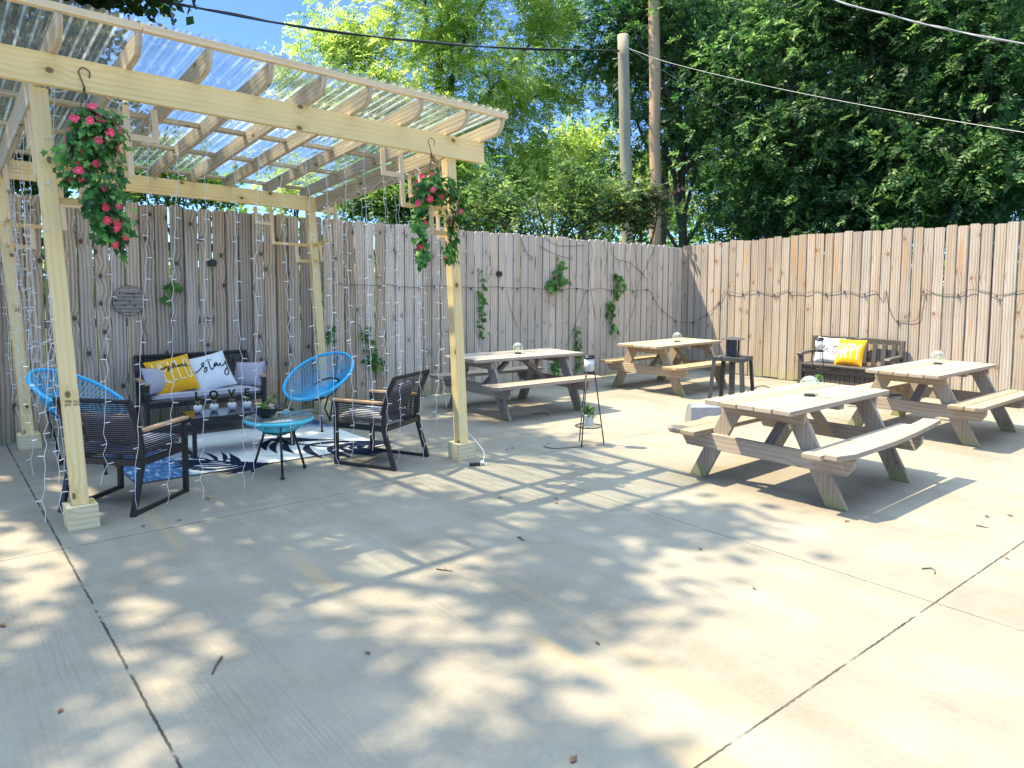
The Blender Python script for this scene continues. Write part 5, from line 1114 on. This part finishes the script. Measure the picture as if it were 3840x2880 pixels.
def cable(label, pts, r_, mk, twist=False):
    P = [far(*p) for p in pts]; o = P[0]; t = thing('overhead_cable', label, 'cable', o, 0, 'overhead cables'); sp = smooth_path([p-o for p in P], 10); m = MB(); m.tube(sp, r_, 6)
    if twist:
        m.tube([p+Vector((math.cos(i*.5), 0, math.sin(i*.5)))*r_*1.5 for i, p in enumerate(sp)], r_*.7, 5)
    m.build('line', M[mk], t)
cable('thick black cable sloping over the pergola to the short pole', [(380, -50, 9.0), (640, 8, 9.7), (1100, 95, 11.2), (1700, 168, 13.4), (2322, 192, 15.6)], .0165, 'wire', True)
cable('thin grey guy wire from the short pole to the right edge of the photo', [(2352, 180, 15.6), (2520, 238, 14.8), (2900, 328, 13.2), (3350, 415, 11.5), (3950, 515, 9.6)], .0055, 'silver')
cable('thin wire dropping from the short pole into the dark trees', [(2352, 178, 15.6), (2530, 292, 16), (2660, 378, 16.3), (2840, 490, 16.8), (3030, 590, 17.3)], .0055, 'silver')
cable('pale twisted service line crossing the top right corner', [(3040, -30, 9.4), (3200, 22, 9), (3400, 73, 8.6), (3560, 112, 8.3), (3900, 175, 7.7)], .0085, 'silver', True)

# ------------------------------------------------------------------ litter on the slab
r = random.Random(77)
def litter(px, py, s=.036):
    p = at(px, py, 'z', .0); m = MB(); a = r.uniform(0, 6.28); d = Vector((math.cos(a), math.sin(a), 0)); sd = Vector((-d.y, d.x, 0)); cl = r.uniform(.15, .4); s *= r.uniform(.8, 1.2)
    sh = [(0, 0), (.2, .22), (.5, .3), (.8, .18), (1, 0)]
    for sg in (1, -1):
        for (x0, y0), (x1, y1) in zip(sh[:-1], sh[1:]):
            q = [d*(x*s-s/2)+sd*(y*s*sg)+Vector((0, 0, .004+s*cl*(y*1.1)+s*.25*cl*(2*x-1)**2)) for x, y in ((x0, 0), (x1, 0), (x1, y1), (x0, y0))]
            m.poly(q if sg > 0 else q[::-1])
    m.tube([d*(-s/2)+Vector((0, 0, .006)), d*(-s*.75)+Vector((0, 0, .002))], .0012, 4)
    tag(m.build('fallen_leaf', M['dry_leaf'], loc=(p.x, p.y, .0005)), 'dry brown leaf lying on the concrete patio', 'leaf', 'dry leaves on the concrete patio')
for p in ((2087, 1870), (1877, 1868), (1901, 1687), (1921, 1681), (2088, 1887), (10, 2349), (228, 2668), (1380, 2451), (2240, 2413), (2150, 2853), (3700, 1938), (3788, 1935), (2627, 2061), (3776, 2096), (3174, 1957), (539, 1975), (780, 1872), (673, 1953), (2056, 1664), (1140, 1705)): litter(*p)
def twig(label, pts, r_=.004):
    P = [at(px, py, 'z', .005) for px, py in pts]; o = P[0]; m = MB(); sp = smooth_path([p-o+Vector((r.gauss(0, .003), r.gauss(0, .003), 0)) for p in P], 5); m.tube(sp, [r_*(1-.5*i/len(sp)) for i in range(len(sp))], 5); q = sp[len(sp)//2]; m.tube([q, q+Vector((.02, .03, .004))], r_*.4, 4)
    tag(m.build('twig', M['bark'], loc=tuple(o)), label, 'twig', 'twigs on the concrete patio')
twig('dark bent twig beside the wide joint in the left foreground', [(832, 2463), (818, 2495), (791, 2531)], .0065)
twig('short dark twig in the shade at the middle of the patio', [(1940, 2013), (1953, 2020), (1964, 2026)], .006)
twig('thin straight twig in the middle foreground shade', [(1636, 2133), (1665, 2137), (1694, 2141)], .004)
twig('long thin twig beside the feet of the middle plant stand', [(2039, 1674), (2075, 1681), (2110, 1680), (2150, 1677), (2185, 1676)], .005)
twig('curled pale twig in the sun right of the nearest picnic table', [(3460, 2132), (3485, 2130), (3508, 2138), (3506, 2152)], .004)
twig('small twig in the sunlit right foreground', [(2822, 2207), (2838, 2211)], .004)
twig('straight thin twig near the right edge of the photo', [(3665, 1970), (3705, 1978)], .004)
twig('crooked twig on the shaded slab behind the lantern stand', [(2000, 1553), (2030, 1548), (2060, 1556)], .006)
P = [at(2795, 1488, 'z', .01), at(2812, 1462, 'z', .15), at(2860, 1447, 'z', .16), at(2900, 1462, 'z', .01)]
m = MB(); m.tube(smooth_path([p-P[0] for p in P], 8), .007, 6); tag(m.build('black_cable', M['wire'], loc=tuple(P[0])), 'black cord looping up from the ground right of the heater', 'cord')

# ------------------------------------------------------------------ light, sky, render
world = bpy.data.worlds.new('World'); scene.world = world; world.use_nodes = True; nt = world.node_tree; nt.nodes.clear()
sky = nt.nodes.new('ShaderNodeTexSky'); sky.sky_type = 'NISHITA'; sky.sun_disc = False; sky.sun_elevation = math.atan2(1, math.hypot(.34, .49)); sky.sun_rotation = math.atan2(-.34, .49); sky.air_density = .6; sky.dust_density = 0; sky.ozone_density = 10
def wn(typ, ins=None, **kw):
    nd = nt.nodes.new('ShaderNode'+typ)
    for k, v in kw.items(): setattr(nd, k, v)
    for k, v in (ins or {}).items():
        if isinstance(v, bpy.types.NodeSocket): nt.links.new(v, nd.inputs[k])
        else: nd.inputs[k].default_value = v
    return nd
# added blue-tinted cloud layer overhead, out of view, fills the shade; clear sky lower
dirv = wn('TexCoord').outputs['Generated']; el = wn('SeparateXYZ', {0: dirv}).outputs['Z']
cn = wn('TexNoise', {'Vector': dirv, 'Scale': 2.3, 'Detail': 8.0, 'Roughness': .6}).outputs[0]
cov = wn('MapRange', {'Value': el, 'From Min': .56, 'From Max': .82, 'To Min': -.3, 'To Max': .16}).outputs[0]
cf = wn('MapRange', {'Value': wn('Math', {0: cn, 1: cov}, operation='ADD').outputs[0], 'From Min': .5, 'From Max': .6}).outputs[0]
bg = wn('Background', {'Color': sky.outputs[0], 'Strength': .075}); cl = wn('Background', {'Color': (.64, .84, 1, 1), 'Strength': .98})
mx = wn('MixShader', {0: cf, 1: bg.outputs[0], 2: cl.outputs[0]}); wo = wn('OutputWorld', {'Surface': mx.outputs[0]})
sl = bpy.data.lights.new('sun', 'SUN'); sl.energy = 2.75; sl.angle = math.radians(.53); sl.color = (1, .845, .56)
so = bpy.data.objects.new('sun', sl); COL.objects.link(so); so.rotation_euler = (-SUNV).to_track_quat('-Z', 'Y').to_euler(); so.location = (-10, 14, 30)
scene.view_settings.view_transform = 'Standard'; scene.view_settings.look = 'None'; scene.view_settings.exposure = 2.15; scene.view_settings.gamma = 1.0
scene.render.engine = 'CYCLES'; cy = scene.cycles; cy.use_denoising = True; cy.max_bounces = 8; cy.diffuse_bounces = 4; cy.glossy_bounces = 4; cy.transmission_bounces = 6; cy.transparent_max_bounces = 24; cy.sample_clamp_indirect = 6; cy.caustics_reflective = False; cy.caustics_refractive = False
scene.render.resolution_x, scene.render.resolution_y = 1024, 768
